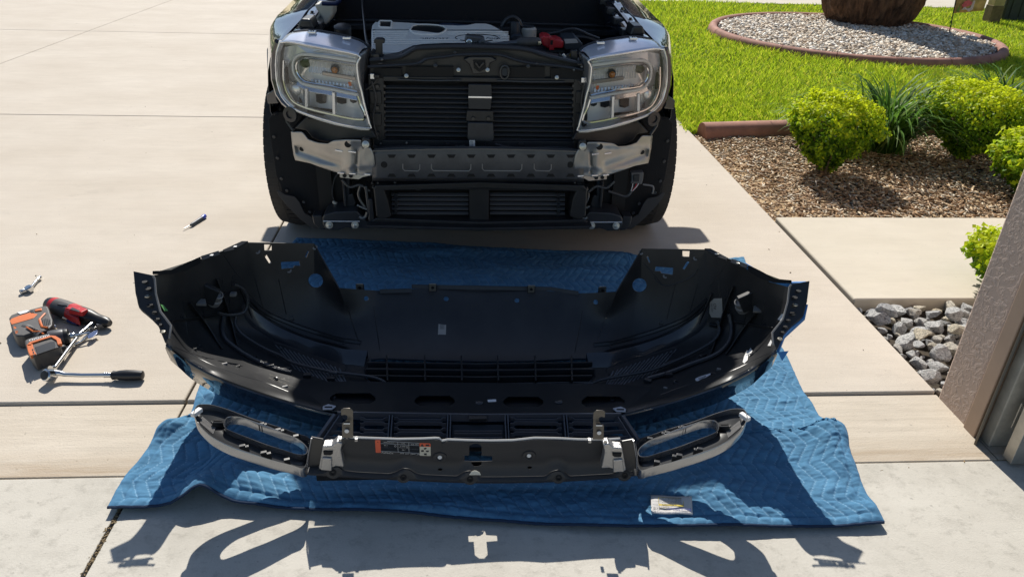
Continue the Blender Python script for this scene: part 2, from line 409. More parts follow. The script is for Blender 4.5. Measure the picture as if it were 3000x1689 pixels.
# ---------------------------------------------------------------- mulch, pebbles, litter (loose stuff)
def chips(n, sampler, lmin, lmax, wid, thick, cols, zf, tilt=.35):
    vs_ = np.zeros((n, 8, 3), np.float32); tint = np.zeros((n, 8, 3), np.float32)
    base = np.array([[x, y, z] for z in (-1, 1) for y in (-1, 1) for x in (-1, 1)], np.float32)*.5
    P = sampler(n); L_ = rng.uniform(lmin, lmax, n); W = rng.uniform(wid*.5, wid*1.3, n); T = rng.uniform(thick*.5, thick*1.4, n)
    az = rng.uniform(0, 6.283, n); ti = rng.normal(0, tilt, n); ro = rng.normal(0, tilt, n)
    b = base[None]*np.stack([L_, W, T], 1)[:, None]
    b[:, :, 1] *= np.where(base[None, :, 0] > 0, rng.uniform(.35, 1, n)[:, None], 1)
    y2 = b[..., 1]*np.cos(ro)[:, None]-b[..., 2]*np.sin(ro)[:, None]; z2 = b[..., 1]*np.sin(ro)[:, None]+b[..., 2]*np.cos(ro)[:, None]
    x3 = b[..., 0]*np.cos(ti)[:, None]+z2*np.sin(ti)[:, None]; z3 = -b[..., 0]*np.sin(ti)[:, None]+z2*np.cos(ti)[:, None]
    x4 = x3*np.cos(az)[:, None]-y2*np.sin(az)[:, None]; y4 = x3*np.sin(az)[:, None]+y2*np.cos(az)[:, None]
    vs_ = np.stack([x4+P[:, 0:1], y4+P[:, 1:2], z3+P[:, 2:3]], -1)
    cols = np.array(cols); c = cols[rng.integers(0, len(cols), n)]*rng.uniform(.7, 1.25, (n, 1)); tint = np.repeat(c[:, None], 8, 1)
    q = np.array([(0,2,3,1),(4,5,7,6),(0,1,5,4),(2,6,7,3),(0,4,6,2),(1,3,7,5)]); F_ = (np.arange(n)[:, None, None]*8+q[None]).reshape(-1, 4)
    return vs_.reshape(-1, 3), F_, tint.reshape(-1, 3)
def mulch_s(n):
    x = 1.62+rng.uniform(0, 1, n)**1.15*3.3; y = rng.uniform(3.505, 5.06, n)
    # the driveway side runs thin, with bare sand by the edge
    keep = ~((x < 1.80) & (rng.uniform(0, 1, n) < .45)); x = np.where(keep, x, x+.25)
    z = -.016+rng.uniform(0, .022, n)*np.clip((x-1.62)/.25, .15, 1)
    return np.stack([x, y, z], 1)
mulch_cols = [(.52,.36,.20),(.44,.27,.14),(.60,.45,.28),(.35,.21,.11),(.62,.52,.38),(.27,.16,.085),(.68,.60,.48),(.50,.34,.20)]
v1, f1, t1 = chips(24000, mulch_s, .012, .045, .009, .004, mulch_cols, None, .22)
tag(np_mesh('mulch', v1, [f1], mat('mulch_chip', (.9, .9, .9), .85, attr='tint', var=.12, vscale=80), t1), 'loose wood mulch chips covering the planting bed', 'mulch', kind='stuff')
sand = MB().box2((1.624, 3.505, -.03), (1.86, 5.02, -.017)); tag(sand.build('sand_strip', mat('sand', (.46, .33, .185), .95, var=.25, vscale=30, bump=.4, bscale=120), smooth=False), kind='structure')
BEDC = Vector((4.83, 9.36, 0)); BEDR = 1.61
def peb_s(n):
    a = rng.uniform(0, 6.283, n); r = np.sqrt(rng.uniform(0, 1, n))*(BEDR-.02)
    return np.stack([BEDC.x+r*np.cos(a), BEDC.y+r*np.sin(a), .03+rng.uniform(0, .025, n)], 1)
sheet_p = MB().lathe([(.01, 0.0), (BEDR, 0.0), (BEDR, .035), (.01, .045)], BEDC, seg=64).build('pebble_bed', m_soil); tag(sheet_p, kind='structure')
v2, f2, t2 = chips(9000, peb_s, .02, .055, .03, .018, [(.70,.62,.50),(.58,.47,.35),(.80,.74,.64),(.48,.36,.25),(.66,.55,.42),(.84,.80,.72)], None)
tag(np_mesh('white_pebbles', v2, [f2], mat('pebble', (.98, .98, .98), .8, attr='tint', var=.08, vscale=60), t2, smooth=False), 'pale mixed pebbles filling the ring bed round the palm', 'pebbles', kind='stuff')
# specks and twigs on the concrete
def lit_s(n):
    x = rng.uniform(-3.5, 1.6, n); y = 2.0+rng.uniform(0, 1, n)**1.6*6; return np.stack([x, y, np.full(n, .002)], 1)
v3, f3, t3 = chips(50, lit_s, .003, .009, .004, .0018, [(.20,.14,.08),(.12,.09,.06),(.30,.22,.12)], None, .05)
def lit_r(n):
    x = rng.uniform(1.0, 1.62, n); y = rng.uniform(1.60, 1.76, n); return np.stack([x, y, np.full(n, -.012)], 1)
v4, f4, t4 = chips(14, lit_r, .004, .015, .003, .002, [(.30,.20,.10),(.20,.14,.08),(.40,.28,.14)], None, .05)
tag(np_mesh('dry_litter', np.concatenate([v3, v4]), [np.concatenate([f3, f4+len(v3)])], mat('twig', (.9, .9, .9), .9, attr='tint'), np.concatenate([t3, t4])), 'tiny dry twigs and crumbs scattered on the concrete', 'litter', kind='stuff')

# ---------------------------------------------------------------- kerb-like landscape edging in sections
m_edge = mat('red_edging', (.345, .165, .120), .8, var=.22, vscale=9, bump=.3, bscale=70)
def edging(name, label, path, w, h, nsec, gap=.003):
    o = thing(name, label, 'edging', path[0])
    pts = resample(path, nsec*8+1)
    for s in range(nsec):
        seg = pts[s*8:s*8+9]; mb = MB(); rows = []
        sect = [(-.5, -.06), (-.5, .45), (-.36, .82), (-.12, 1.0), (.15, .98), (.38, .78), (.5, .42), (.5, -.06)]
        for i, p in enumerate(seg):
            t = (seg[min(i+1, 8)]-seg[max(i-1, 0)]).normalized(); n_ = Vector((-t.y, t.x, 0))
            pp = p + (t*gap if i == 0 else (-t*gap if i == 8 else Vector()))
            rows.append([pp+n_*(a*w)+Vector((0, 0, b*h)) for a, b in sect])
        mb.grid(rows); k = len(sect); mb.f.append(list(range(k))); mb.f.append([len(mb.v)-k+i for i in range(k)][::-1])
        mb.build('section', m_edge, o, angle=50)
    return o
ring = [BEDC+Vector(((BEDR+.065)*math.cos(a), (BEDR+.065)*math.sin(a), -.02)) for a in [2*math.pi*i/96 for i in range(97)]]
edging('bed_edging', 'red concrete ring edging round the palm and its pebbles', ring, .115, .09, 18)
e0, e1 = G(1757, 352, -.02), G(2030, 333, -.02)
edging('bed_edging', 'straight red concrete edging between the lawn and the mulch bed', [V(1.68, 5.03, -.02), V(2.6, 5.16, -.02), V(3.6, 5.26, -.02), V(5.6, 5.36, -.02)], .15, .105, 6)

# ---------------------------------------------------------------- grass
def grass(n):
    X = []; 
    while len(X) < n:
        k = 60000; y = 5.10+7.5*rng.uniform(0, 1, k)**1.35; x = 1.60+rng.uniform(0, 1, k)*(.4+.80*y)
        ok = ((x-BEDC.x)**2+(y-BEDC.y)**2 > 1.75**2) & (y > 5.06+.09*(x-1.68)+.055)
        X += list(np.stack([x[ok], y[ok]], 1))
    return np.array(X[:n])
NG = 120000; P = grass(NG)
hgt = rng.uniform(.035, .085, NG)*(.9+.35*np.sin(P[:, 0]*2.1)*np.sin(P[:, 1]*1.7)); wd = rng.uniform(.0035, .0065, NG)*(.75+P[:, 1]*.055)
az = rng.uniform(0, 6.283, NG); lean = rng.uniform(.15, .9, NG)*hgt; la = rng.uniform(0, 6.283, NG)
sx, sy = np.cos(az)*wd, np.sin(az)*wd; lx, ly = np.cos(la)*lean, np.sin(la)*lean; z0 = -.030
gv = np.stack([np.stack([P[:, 0]-sx, P[:, 1]-sy, np.full(NG, z0)], 1), np.stack([P[:, 0]+sx, P[:, 1]+sy, np.full(NG, z0)], 1),
               np.stack([P[:, 0]+sx*.8+lx*.35, P[:, 1]+sy*.8+ly*.35, z0+hgt*.62], 1), np.stack([P[:, 0]-sx*.8+lx*.35, P[:, 1]-sy*.8+ly*.35, z0+hgt*.62], 1),
               np.stack([P[:, 0]+lx, P[:, 1]+ly, z0+hgt], 1)], 1)
gc = np.array([(.46, .58, .035), (.54, .64, .038), (.33, .47, .025), (.64, .62, .08), (.19, .32, .02)])[rng.choice(5, NG, p=[.33, .27, .22, .1, .08])]*rng.uniform(.8, 1.2, (NG, 1))
i5 = np.arange(NG)[:, None]*5
tag(np_mesh('grass', gv.reshape(-1, 3), [i5+np.array([[0, 1, 2, 3]]), i5+np.array([[3, 2, 4]])], leafmat('grass_blade', tl=.5, rough=.5), np.repeat(gc[:, None], 5, 1).reshape(-1, 3)), 'bright green mown lawn grass beside the driveway', 'grass', kind='stuff')

# ---------------------------------------------------------------- shrubs and strap-leaved clumps
m_leaf = leafmat('shrub_leaf', tl=.5, rough=.5, spec=.25); m_strap = leafmat('strap_leaf', tl=.4, rough=.5, spec=.2)
m_bark = mat('shrub_bark', (.24, .17, .10), .85, var=.35, vscale=60)
def leaf_cloud(n, pos, nrm, size, cols, colw):
    """folded two-quad leaves at pos with normals nrm"""
    t = rng.normal(0, 1, (n, 3)); nrm = nrm+rng.normal(0, .75, (n, 3)); nrm /= np.linalg.norm(nrm, axis=1, keepdims=True)
    t -= nrm*(t*nrm).sum(1, keepdims=True); t /= np.linalg.norm(t, axis=1, keepdims=True); b = np.cross(nrm, t)
    s = rng.uniform(size*.6, size*1.25, (n, 1)); wv = s*.36
    tip = pos+t*s+nrm*s*.05; mid = pos+t*s*.5-nrm*s*.08
    A = np.stack([pos, pos+t*s*.45+b*wv+nrm*s*.06, tip, pos+t*s*.45-b*wv+nrm*s*.06, mid], 1)
    F_ = np.arange(n)[:, None, None]*5+np.array([(0, 4, 1), (1, 4, 2), (0, 3, 4), (3, 2, 4)])[None]
    c = np.array(cols)[rng.choice(len(cols), n, p=colw)]*rng.uniform(.75, 1.25, (n, 1))
    return A.reshape(-1, 3), F_.reshape(-1, 3), np.repeat(c[:, None], 5, 1).reshape(-1, 3)
def shrub(label, c, rx, ry, z0, z1, n=7500, leaf=.024, seed=0, cols=None):
    o = thing('boxwood_shrub', label, 'shrub', (c[0], c[1], -.02), 'clipped shrubs by the walk'); ORG[o.name] = Vector((c[0], c[1], 0)); o.location.z = 0
    zc, rz = (z0+z1)/2, (z1-z0)/2
    d = rng.normal(0, 1, (n, 3)); d /= np.linalg.norm(d, axis=1, keepdims=True)
    # rounded-box shape, lumpy, deeper sparse leaves inside
    e = (np.abs(d)**4.0).sum(1, keepdims=True)**(-1/4.0); dirn = d*e
    lump = np.array([noise.noise(Vector((float(q[0])*2.6+seed*9, float(q[1])*2.6, float(q[2])*2.6))) for q in d])
    lump2 = np.array([noise.noise(Vector((float(q[0])*7+seed*5, float(q[1])*7, float(q[2])*7))) for q in d])
    depth = np.clip(1+.26*lump+.17*lump2-np.abs(rng.normal(0, .11, n)), .3, 1.25)
    taper = np.where(dirn[:, 2:3] < .2, 1+.50*np.minimum(dirn[:, 2:3]-.2, 0), 1.0)
    pos = dirn*depth[:, None]*np.array([rx, ry, rz]); pos[:, :2] *= taper; pos[:, 2] += zc
    keep = (lump2+.8*lump) > -.34+rng.uniform(-.2, .2, n); pos = pos[keep]; d = d[keep]; k = len(pos)
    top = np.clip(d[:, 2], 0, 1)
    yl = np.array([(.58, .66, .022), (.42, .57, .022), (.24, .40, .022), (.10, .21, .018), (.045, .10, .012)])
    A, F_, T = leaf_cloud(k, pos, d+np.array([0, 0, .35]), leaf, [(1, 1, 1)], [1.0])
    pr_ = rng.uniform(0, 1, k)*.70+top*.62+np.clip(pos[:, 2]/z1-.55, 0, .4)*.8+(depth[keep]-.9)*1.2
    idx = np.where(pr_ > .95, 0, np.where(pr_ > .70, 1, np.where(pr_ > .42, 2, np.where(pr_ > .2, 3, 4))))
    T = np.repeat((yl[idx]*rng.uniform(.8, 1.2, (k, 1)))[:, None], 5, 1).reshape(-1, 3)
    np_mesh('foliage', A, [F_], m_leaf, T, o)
    mb = MB()
    for i in range(9):
        a = i*.7+seed; e = V(c[0]+math.cos(a)*rx*.62, c[1]+math.sin(a)*ry*.62, zc+rz*random.uniform(-.1, .5)); s = V(c[0]+math.cos(a)*.02, c[1]+math.sin(a)*.02, -.03)
        mdl = s.lerp(e, .45)+V(0, 0, -.02); mdl.x = c[0]+(mdl.x-c[0])*.8
        mb.tube(cr([s, mdl, e], 3), [.011, .010, .009, .008, .006, .005, .003], 6)
        for q in range(3):
            t = mdl.lerp(e, .3+.25*q); mb.tube([t, t+V(random.uniform(-.07, .07), random.uniform(-.07, .07), random.uniform(.03, .09))], [.005, .002], 5)
    mb2 = MB(); mb2.v = [p for p in mb.v]; mb2.f = mb.f; mb2.build('stem', m_bark, o)
    return o
shrub('clipped yellow green shrub with bare stems at the mulch corner nearest the truck', (2.225, 4.24), .228, .215, .06, .455, 13000, seed=1)
shrub('clipped yellow green shrub farther right, in front of the second strap leaved clump', (3.29, 4.52), .285, .26, .06, .48, 14000, seed=2)
shrub('rounded shrub by the house, cut off by the right edge and the wall', (3.27, 3.82), .24, .22, .03, .37, 6000, .034, seed=3)
shrub('small bright shrub half hidden behind the stucco wall by the drain stones', (2.36, 2.72), .165, .15, .02, .245, 3600, .028, seed=4)
def strap_clump(label, c, n, ln, seed):
    o = thing('lilyturf_clump', label, 'plant', (c[0], c[1], 0), 'strap leaved clumps behind the shrubs')
    A = []; F_ = []; T = []; k = 0; S_ = 8
    for i in range(n):
        a = rng.uniform(0, 6.283); l = rng.uniform(.6, 1.15)*ln; el = rng.uniform(.75, 1.45); w0 = rng.uniform(.005, .009); tw = rng.uniform(-.4, .4)
        x, y, z = c[0]+rng.normal(0, .05), c[1]+rng.normal(0, .05), -.02
        col = np.array([(.085, .19, .025), (.13, .26, .035), (.05, .12, .018), (.27, .36, .10), (.22, .32, .11)][rng.choice(5, p=[.3, .27, .23, .1, .1])])*rng.uniform(.8, 1.2)
        for s in range(S_+1):
            t = s/S_; e2 = el-t*t*1.9*rng.uniform(.9, 1.1); ww = w0*(1-t**3)+.0006; sa = a+math.pi/2+tw*t
            A.append((x-math.cos(sa)*ww, y-math.sin(sa)*ww, z)); A.append((x+math.cos(sa)*ww, y+math.sin(sa)*ww, z)); T += [col, col]
            x += math.cos(a)*math.cos(e2)*l/S_; y += math.sin(a)*math.cos(e2)*l/S_; z = max(z+math.sin(e2)*l/S_, -.01)
            if s: F_.append((k-2, k-1, k+1, k))
            k += 2
    np_mesh('foliage', np.array(A)-np.array([c[0], c[1], 0]), [np.array(F_)], m_strap, np.array(T), o, smooth=True); return o
strap_clump('dark strap leaved clump between the two front shrubs', (2.84, 4.72), 520, .66, 1)
strap_clump('dark strap leaved clump behind the right hand shrub', (3.74, 4.92), 460, .66, 2)
strap_clump('low strap leaved tuft behind the left shrub by the red edging', (2.50, 4.86), 160, .48, 3)

# ---------------------------------------------------------------- palm, flag, post, bin
pc = V(5.58, 10.42, 0)
palm = thing('palm_tree', 'thick shaggy brown palm trunk standing in the ring bed', 'palm tree', pc)
mb = MB(); rows = []; NS = 110
for i in range(90):
    z = (i/89)**1.7*5.2; t = z
    r = .43+.22*math.exp(-((z-.50)/.40)**2)-.06*math.exp(-(z/.12)**2) if z < 1.6 else .43
    r -= max(0, z-1.2)*.02; row = []
    for k in range(NS+1):
        a = 2*math.pi*k/NS
        f = noise.noise(V(math.cos(a)*5, math.sin(a)*5, z*2.2))*.06+abs(noise.noise(V(math.cos(a)*13, math.sin(a)*13, z*3)))*.12+noise.noise(V(math.cos(a)*30, math.sin(a)*30, z*9))*.03
        row.append(pc+V(math.cos(a)*(r+f), math.sin(a)*(r+f), z-.02))
    rows.append(row)
mb.grid(rows); mb.build('trunk', mat('palm_bark', (.115, .062, .034), .95, var=.85, vscale=14, bump=1.0, bscale=26, bdist=.06, stretch=(1, 1, .30)), palm, angle=180)
A = []; F_ = []; T = []; k = 0
for i in range(46):
    a = i*2.399; el = 1.25-1.5*(i/46); ln = rng.uniform(2.0, 2.6); p = np.array([pc.x, pc.y, 5.1])
    for s in range(14):
        t = s/13; e2 = el-t*1.3; dv = np.array([math.cos(a)*math.cos(e2), math.sin(a)*math.cos(e2), math.sin(e2)]); p = p+dv*ln/14
        sd = np.array([-math.sin(a), math.cos(a), 0])
        for sg in (-1, 1):
            for q in (0, .5):
                b0 = p+dv*q*ln/14; tp = b0+sd*sg*(.45*(1-.6*t))+dv*.22-np.array([0, 0, .10])
                A += [b0, b0+dv*.03, tp]; F_.append((k, k+1, k+2)); T += [(.06, .12, .02)]*3; k += 3
np_mesh('crown', np.array(A)-np.array(pc), [np.array(F_)], m_strap, np.array(T), palm)
fp = G(2387, 88, .03)
fl = thing('garden_flag', 'small garden flag with pink bird print on a thin wire stand', 'flag', fp)
m_wire = mat('wire', (.03, .035, .03), .5, .6)
tp_ = PY(2408, -20, fp.y)
MB().tube([fp+V(0, 0, -.05), tp_], .007, 6).build('pole', m_wire, fl)
fa, fb, fc, fd = [PY(u, v, fp.y+dy) for u, v, dy in ((2398, 34, 0), (2472, 27, .02), (2490, -30, .03), (2411, -30, 0))]
rows = []
for i in range(8):
    s = i/7; rows.append([fa.lerp(fd, s).lerp(fb.lerp(fc, s), j/11)+V(0, .012*math.sin(j*.9+s), 0) for j in range(12)])
MB().grid(rows).build('flag', mat('flag_cloth', (.46, .30, .10), .9, var=.5, vscale=7), fl, solid=.002)
def blob(name, col, pts, lift):
    MB().prism([PY(u, v, fp.y-lift) for u, v in pts], (0, -.001, 0)).build(name, mat(name+'_print', col, .9, var=.25, vscale=25), fl, smooth=False)
blob('bird_print', (.66, .13, .13), [(2418, 14), (2426, 4), (2436, 1), (2446, 6), (2442, 13), (2432, 17), (2422, 20)], .014)
blob('bird_leg_print', (.62, .50, .46), [(2417, 26), (2426, 17), (2432, 22), (2440, 20), (2448, 2), (2453, 2), (2446, 24), (2436, 30), (2428, 24)], .0145)
blob('leaf_print', (.17, .26, .05), [(2404, 30), (2414, 12), (2412, 30)], .0142)
pb = G(2490, 57, 0)
po = thing('post', 'pale square wooden post on the lawn next to the dark bin', 'post', pb)
MB().box((pb.x, pb.y, .10), (.17, .17, .28)).build('base', mat('post_wood_low', (.17, .125, .055), .9, var=.3, vscale=20), po, bevel=.006)
MB().box((pb.x, pb.y, .75), (.155, .155, 1.1)).build('shaft', mat('post_wood', (.42, .33, .14), .8, var=.2, vscale=10), po, bevel=.006)
bb = G(2548, 52, 0)
bn = thing('garden_box', 'dark green box on the lawn at the top right corner', 'box', bb)
MB().box((bb.x+.05, bb.y+.2, .45), (.50, .45, .92)).build('body', mat('green_plastic', (.020, .028, .020), .5, var=.2, vscale=6), bn, bevel=.03)
MB().box((bb.x+.05, bb.y+.18, .94), (.56, .52, .06)).build('lid', mat('green_plastic', (0, 0, 0)), bn, bevel=.015)
for s in (-.15, 0, .15): MB().box((bb.x+.05+s, bb.y-.03, .45), (.03, .012, .8)).build('rib', mat('green_plastic', (0, 0, 0)), bn, bevel=.003)

# ---------------------------------------------------------------- garage opening round the camera
def stucco():
    m = bpy.data.materials.new('stucco'); m.use_nodes = True; n = m.node_tree; b = n.nodes['Principled BSDF']; L = n.links
    g = n.nodes.new('ShaderNodeNewGeometry')
    a = n.nodes.new('ShaderNodeTexNoise'); a.inputs['Scale'].default_value = 34; a.inputs['Detail'].default_value = 3.0; a.inputs['Roughness'].default_value = .55; a.inputs['Distortion'].default_value = 1.2; L.new(g.outputs['Position'], a.inputs[0])
    r = n.nodes.new('ShaderNodeMapRange'); r.inputs[1].default_value = .47; r.inputs[2].default_value = .60; L.new(a.outputs[0], r.inputs[0])
    a2 = n.nodes.new('ShaderNodeTexNoise'); a2.inputs['Scale'].default_value = 160; L.new(g.outputs['Position'], a2.inputs[0])
    ad = n.nodes.new('ShaderNodeMath'); ad.operation = 'MULTIPLY_ADD'; ad.inputs[1].default_value = .12; L.new(a2.outputs[0], ad.inputs[0]); L.new(r.outputs[0], ad.inputs[2])
    bp = n.nodes.new('ShaderNodeBump'); bp.inputs['Strength'].default_value = .55; bp.inputs['Distance'].default_value = .004; L.new(ad.outputs[0], bp.inputs['Height']); L.new(bp.outputs[0], b.inputs['Normal'])
    mx = n.nodes.new('ShaderNodeMix'); mx.data_type = 'RGBA'; mx.inputs[6].default_value = (.42, .32, .26, 1); mx.inputs[7].default_value = (.50, .39, .325, 1); L.new(a.outputs[0], mx.inputs[0]); L.new(mx.outputs[2], b.inputs['Base Color'])
    b.inputs['Roughness'].default_value = .75; return m
m_stucco = stucco()
ga = thing('garage', 'brown stucco garage wall with trim and door track at the right edge', 'garage', (1.62, 1.96, 0))
def part(name, a, b, m, bevel=0, par=None): return MB().box2(a, b).build(name, m, par or ga, bevel=bevel)
part('wall', (1.622, 1.802, -.06), (6.0, 1.962, 2.9), m_stucco, .012)
m_trim = mat('trim_board', (.40, .285, .205), .65, var=.08, vscale=8); m_trimd = mat('weather_seal', (.10, .092, .075), .6); m_metal_tr = mat('galvanised', (.46, .45, .41), .45, .7, var=.2, vscale=14)
part('trim_board', (1.612, 1.745, -.012), (1.66, 1.800, 2.25), m_trim, .003)
mb = MB(); rows = []
for k in range(24):
    z = -.012+k/23*2.2; o_ = .035*math.exp(-max(z, 0)/.22)
    rows.append([V(1.620-.0*o_, 1.744, z), V(1.606-o_*.35, 1.728-o_*.4, z), V(1.609-o_*.4, 1.722-o_*.45, z), V(1.626, 1.738, z)])
mb.grid(rows); mb.build('weather_seal', m_trimd, ga, solid=.003)
part('stop_board', (1.632, 1.700, -.010), (1.70, 1.742, 2.25), mat('stop_paint', (.38, .36, .31), .6, var=.2, vscale=20), .004)
part('jamb', (1.70, 1.56, -.012), (1.76, 1.80, 2.25), MATS['stop_paint'], .003)
mb = MB().prism([V(1.640, 1.610, .0), V(1.640, 1.648, .0), V(1.646, 1.648, .0), V(1.646, 1.616, .0), V(1.682, 1.616, .0), V(1.682, 1.610, .0)], (0, 0, 2.2)); mb.build('door_track', m_metal_tr, ga, bevel=.001)
MB().box((1.672, 1.665, .14), (.055, .004, .09)).build('track_bracket', m_metal_tr, ga, bevel=.001)
MB().box((1.700, 1.640, .14), (.004, .06, .10)).build('track_bracket', m_metal_tr, ga, bevel=.001)
for z in (.118, .160): MB().lathe([(.007, 0), (.007, .004), (.004, .006)], (1.672, 1.6085, z), (0, -1, 0), 8).build('bolt', mat('bolt_black', (.02, .02, .02), .4, .8), ga)

# unseen tree line added beyond the street to darken reflections in paint and lamps
A = []; F_ = []; T = []; k = 0
for i in range(9000):
    x = rng.uniform(-60, 60); top = 5.5+2.2*noise.noise(Vector((x*.12, 3, 1)))+1.4*noise.noise(Vector((x*.5, 7, 1))); y = 38+rng.uniform(-2, 2); z = rng.uniform(0, 1)**.8*top
    d = rng.normal(0, .35, (3, 3)); p = np.array([x, y, z]); A += [p+d[0], p+d[1], p+d[2]]; F_.append((k, k+1, k+2)); T += [tuple(np.array((.05, .085, .02))*rng.uniform(.6, 1.3))]*3; k += 3
tag(np_mesh('reflection_trees', np.array(A), [np.array(F_)], m_strap, np.array(T)), 'distant green tree line added far behind the truck for reflections', 'trees', kind='stuff')
# ================================================================== moving blanket
def bez(pts, n=6): return cr([Vector((a, b, 0)) for a, b in pts], n)
near_uv = bez([(271,1275),(372,1272),(463,1267),(510,1252),(560,1258),(620,1268),(780,1277),(1000,1290),(1200,1302),(1450,1318),(1628,1322),(1900,1321),(2100,1318),(2225,1311)])
left_uv = bez([(745,597),(660,700),(580,830),(512,944),(481,1037),(452,1050),(432,1063),(408,1078),(386,1103),(352,1150),(306,1206),(271,1275)])
right_uv = bez([(1870,648),(1905,740),(1940,830),(1975,885),(2002,944),(2033,1010),(2068,1073),(2089,1085),(2110,1087),(2126,1110),(2134,1139),(2152,1185),(2172,1233),(2197,1270),(2225,1311)])
far_uv = bez([(745,597),(900,602),(1100,612),(1300,626),(1500,632),(1566,639),(1600,656),(1720,654),(1870,648)])
def gpt(q): return G(q.x, q.y, .008)
NR, NC = 520, 620
rows = coons([gpt(q) for q in far_uv], [gpt(q) for q in near_uv], [gpt(q) for q in left_uv], [gpt(q) for q in right_uv], NR, NC)
P = np.array([[tuple(p) for p in r] for r in rows])
# cloth coordinates in metres (blanket 2.03 x 1.75)
jj = np.linspace(0, 2.03, NC)[None, :].repeat(NR, 0); ii = np.linspace(0, 1.75, NR)[:, None].repeat(NC, 1)
per = .150; tri = np.abs(((ii/per) % 1)*2-1)
ph = (jj+.038*tri)/.034
fr = np.abs((ph % 1)-.5)*2                 # 1 on the stitch line
puff = np.clip(1-fr**4.0, 0, 1)**.7
vn = np.vectorize(lambda x, y, s: noise.noise(Vector((x*s, y*s, s*1.7))))
n1 = vn(jj, ii, 3.1); n2 = vn(jj*1.0, ii*2.0, 9.0); n3 = vn(jj*.7, ii*2.0, 26.0); n4 = vn(jj*.8, ii*1.9, 60.0)
h = .0052*puff+.0045*n2+.0040*n3*(.5+.5*puff)+.0026*n4*(.3+.7*puff)
edge = np.minimum(np.minimum(jj, 2.03-jj), np.minimum(ii, 1.75-ii))
hem = np.clip(edge/.035, 0, 1)
h = h*(.35+.65*hem)+.004*np.exp(-((edge-.012)/.012)**2)-.003*np.exp(-((edge-.030)/.004)**2)
h += np.clip(.010*n1, -.002, .02)
def bump(u, v, rx, ry, hh, rot=0):
    c = G(u, v, 0); dx, dy = P[..., 0]-c.x, P[..., 1]-c.y; a = math.radians(rot)
    x, y = dx*math.cos(a)+dy*math.sin(a), -dx*math.sin(a)+dy*math.cos(a)
    return hh*np.exp(-(x/rx)**2-(y/ry)**2)
for a in [(508,1255,.06,.085,.052,-12),(600,1190,.05,.14,.026,35),(430,1085,.05,.035,.034,20),(560,1010,.06,.05,.030,-20),(700,1060,.10,.05,.022,10),(2085,1100,.075,.06,.042,10),(2100,1160,.05,.10,.026,0),(2060,1030,.05,.06,.018,0),
          (1900,1130,.16,.09,.018,20),(1980,1190,.12,.06,-.006,0),(1790,1250,.14,.07,.024,-10),(1560,660,.22,.05,.030,-4),(1480,690,.20,.05,.020,-8),(1150,640,.30,.04,.022,2),(930,650,.10,.10,.012,30),(2180,1285,.05,.03,.010,0),(1800,1190,.1,.1,.015,0),(650,1230,.10,.05,.018,0),(1050,1285,.2,.03,.010,0)]:
    h += bump(*a)
P[..., 2] = .006+np.maximum(h, 0)
stit = np.clip((fr-.86)/.08, 0, 1)*hem
dash = (np.sin(ii*2*math.pi/.009) > -.45)
hemst = np.exp(-((edge-.030)/.0022)**2)*.35+np.exp(-((edge-.044)/.0022)**2)*.3
cloth = np.array([.082, .212, .348]); thread = np.array([.34, .55, .72]); wear = np.clip(vn(jj, ii, 14)*1.2+.15, 0, 1)*np.clip(n4+.2, 0, 1)*.35
tint = cloth[None, None]*(1+.25*n3[..., None])*(1-.0*puff[..., None])
tint = tint*(1-wear[..., None])+np.array([.17, .33, .48])*wear[..., None]
sm = (stit*dash*.5)[..., None]; tint = tint*(1-sm)+thread*sm
tint = tint*(1-hemst[..., None]*.5)
idx = np.arange(NR*NC).reshape(NR, NC); FQ = np.stack([idx[:-1, :-1], idx[1:, :-1], idx[1:, 1:], idx[:-1, 1:]], -1).reshape(-1, 4)
bl = thing('moving_blanket', 'blue quilted moving blanket spread under the removed bumper', 'blanket', (0, 1.45, 0))
m_bl = mat('blue_quilt', (.97, .97, .97), .92, var=.06, vscale=160, attr='tint', bump=.45, bscale=420, spec=.15, bdist=.0012)
m_bl.node_tree.nodes['Principled BSDF'].inputs['Sheen Weight'].default_value = .15
m_bl.node_tree.nodes['Principled BSDF'].inputs['Sheen Tint'].default_value = (.4, .6, 1, 1)
bq = np_mesh('quilt', P.reshape(-1, 3)-np.array([0, 1.45, 0]), [FQ], m_bl, tint.reshape(-1, 3), bl, smooth=True)
md = bq.modifiers.new('thick', 'SOLIDIFY'); md.thickness = .006; md.offset = -1
# fuzzy bound edge of the near hem
mb = MB(); pr0 = [Vector(P[-1, j]) for j in range(0, NC, 3)]
mb.tube([p+V(0, -.001, -.002) for p in pr0], .0042, 7); mb.build('edge_binding', mat('binding', (.012, .030, .070), .95, bump=.8, bscale=300), bl)
blanket_bvh = BVHTree.FromPolygons([tuple(p) for p in P.reshape(-1, 3)], [tuple(q) for q in FQ])
def on_blanket(u, v, lift=.001):
    h_, n_, i_, d_ = blanket_bvh.ray_cast(CP, ray(u, v).normalized())
    return (h_ if h_ is not None else G(u, v, .012))+V(0, 0, lift)
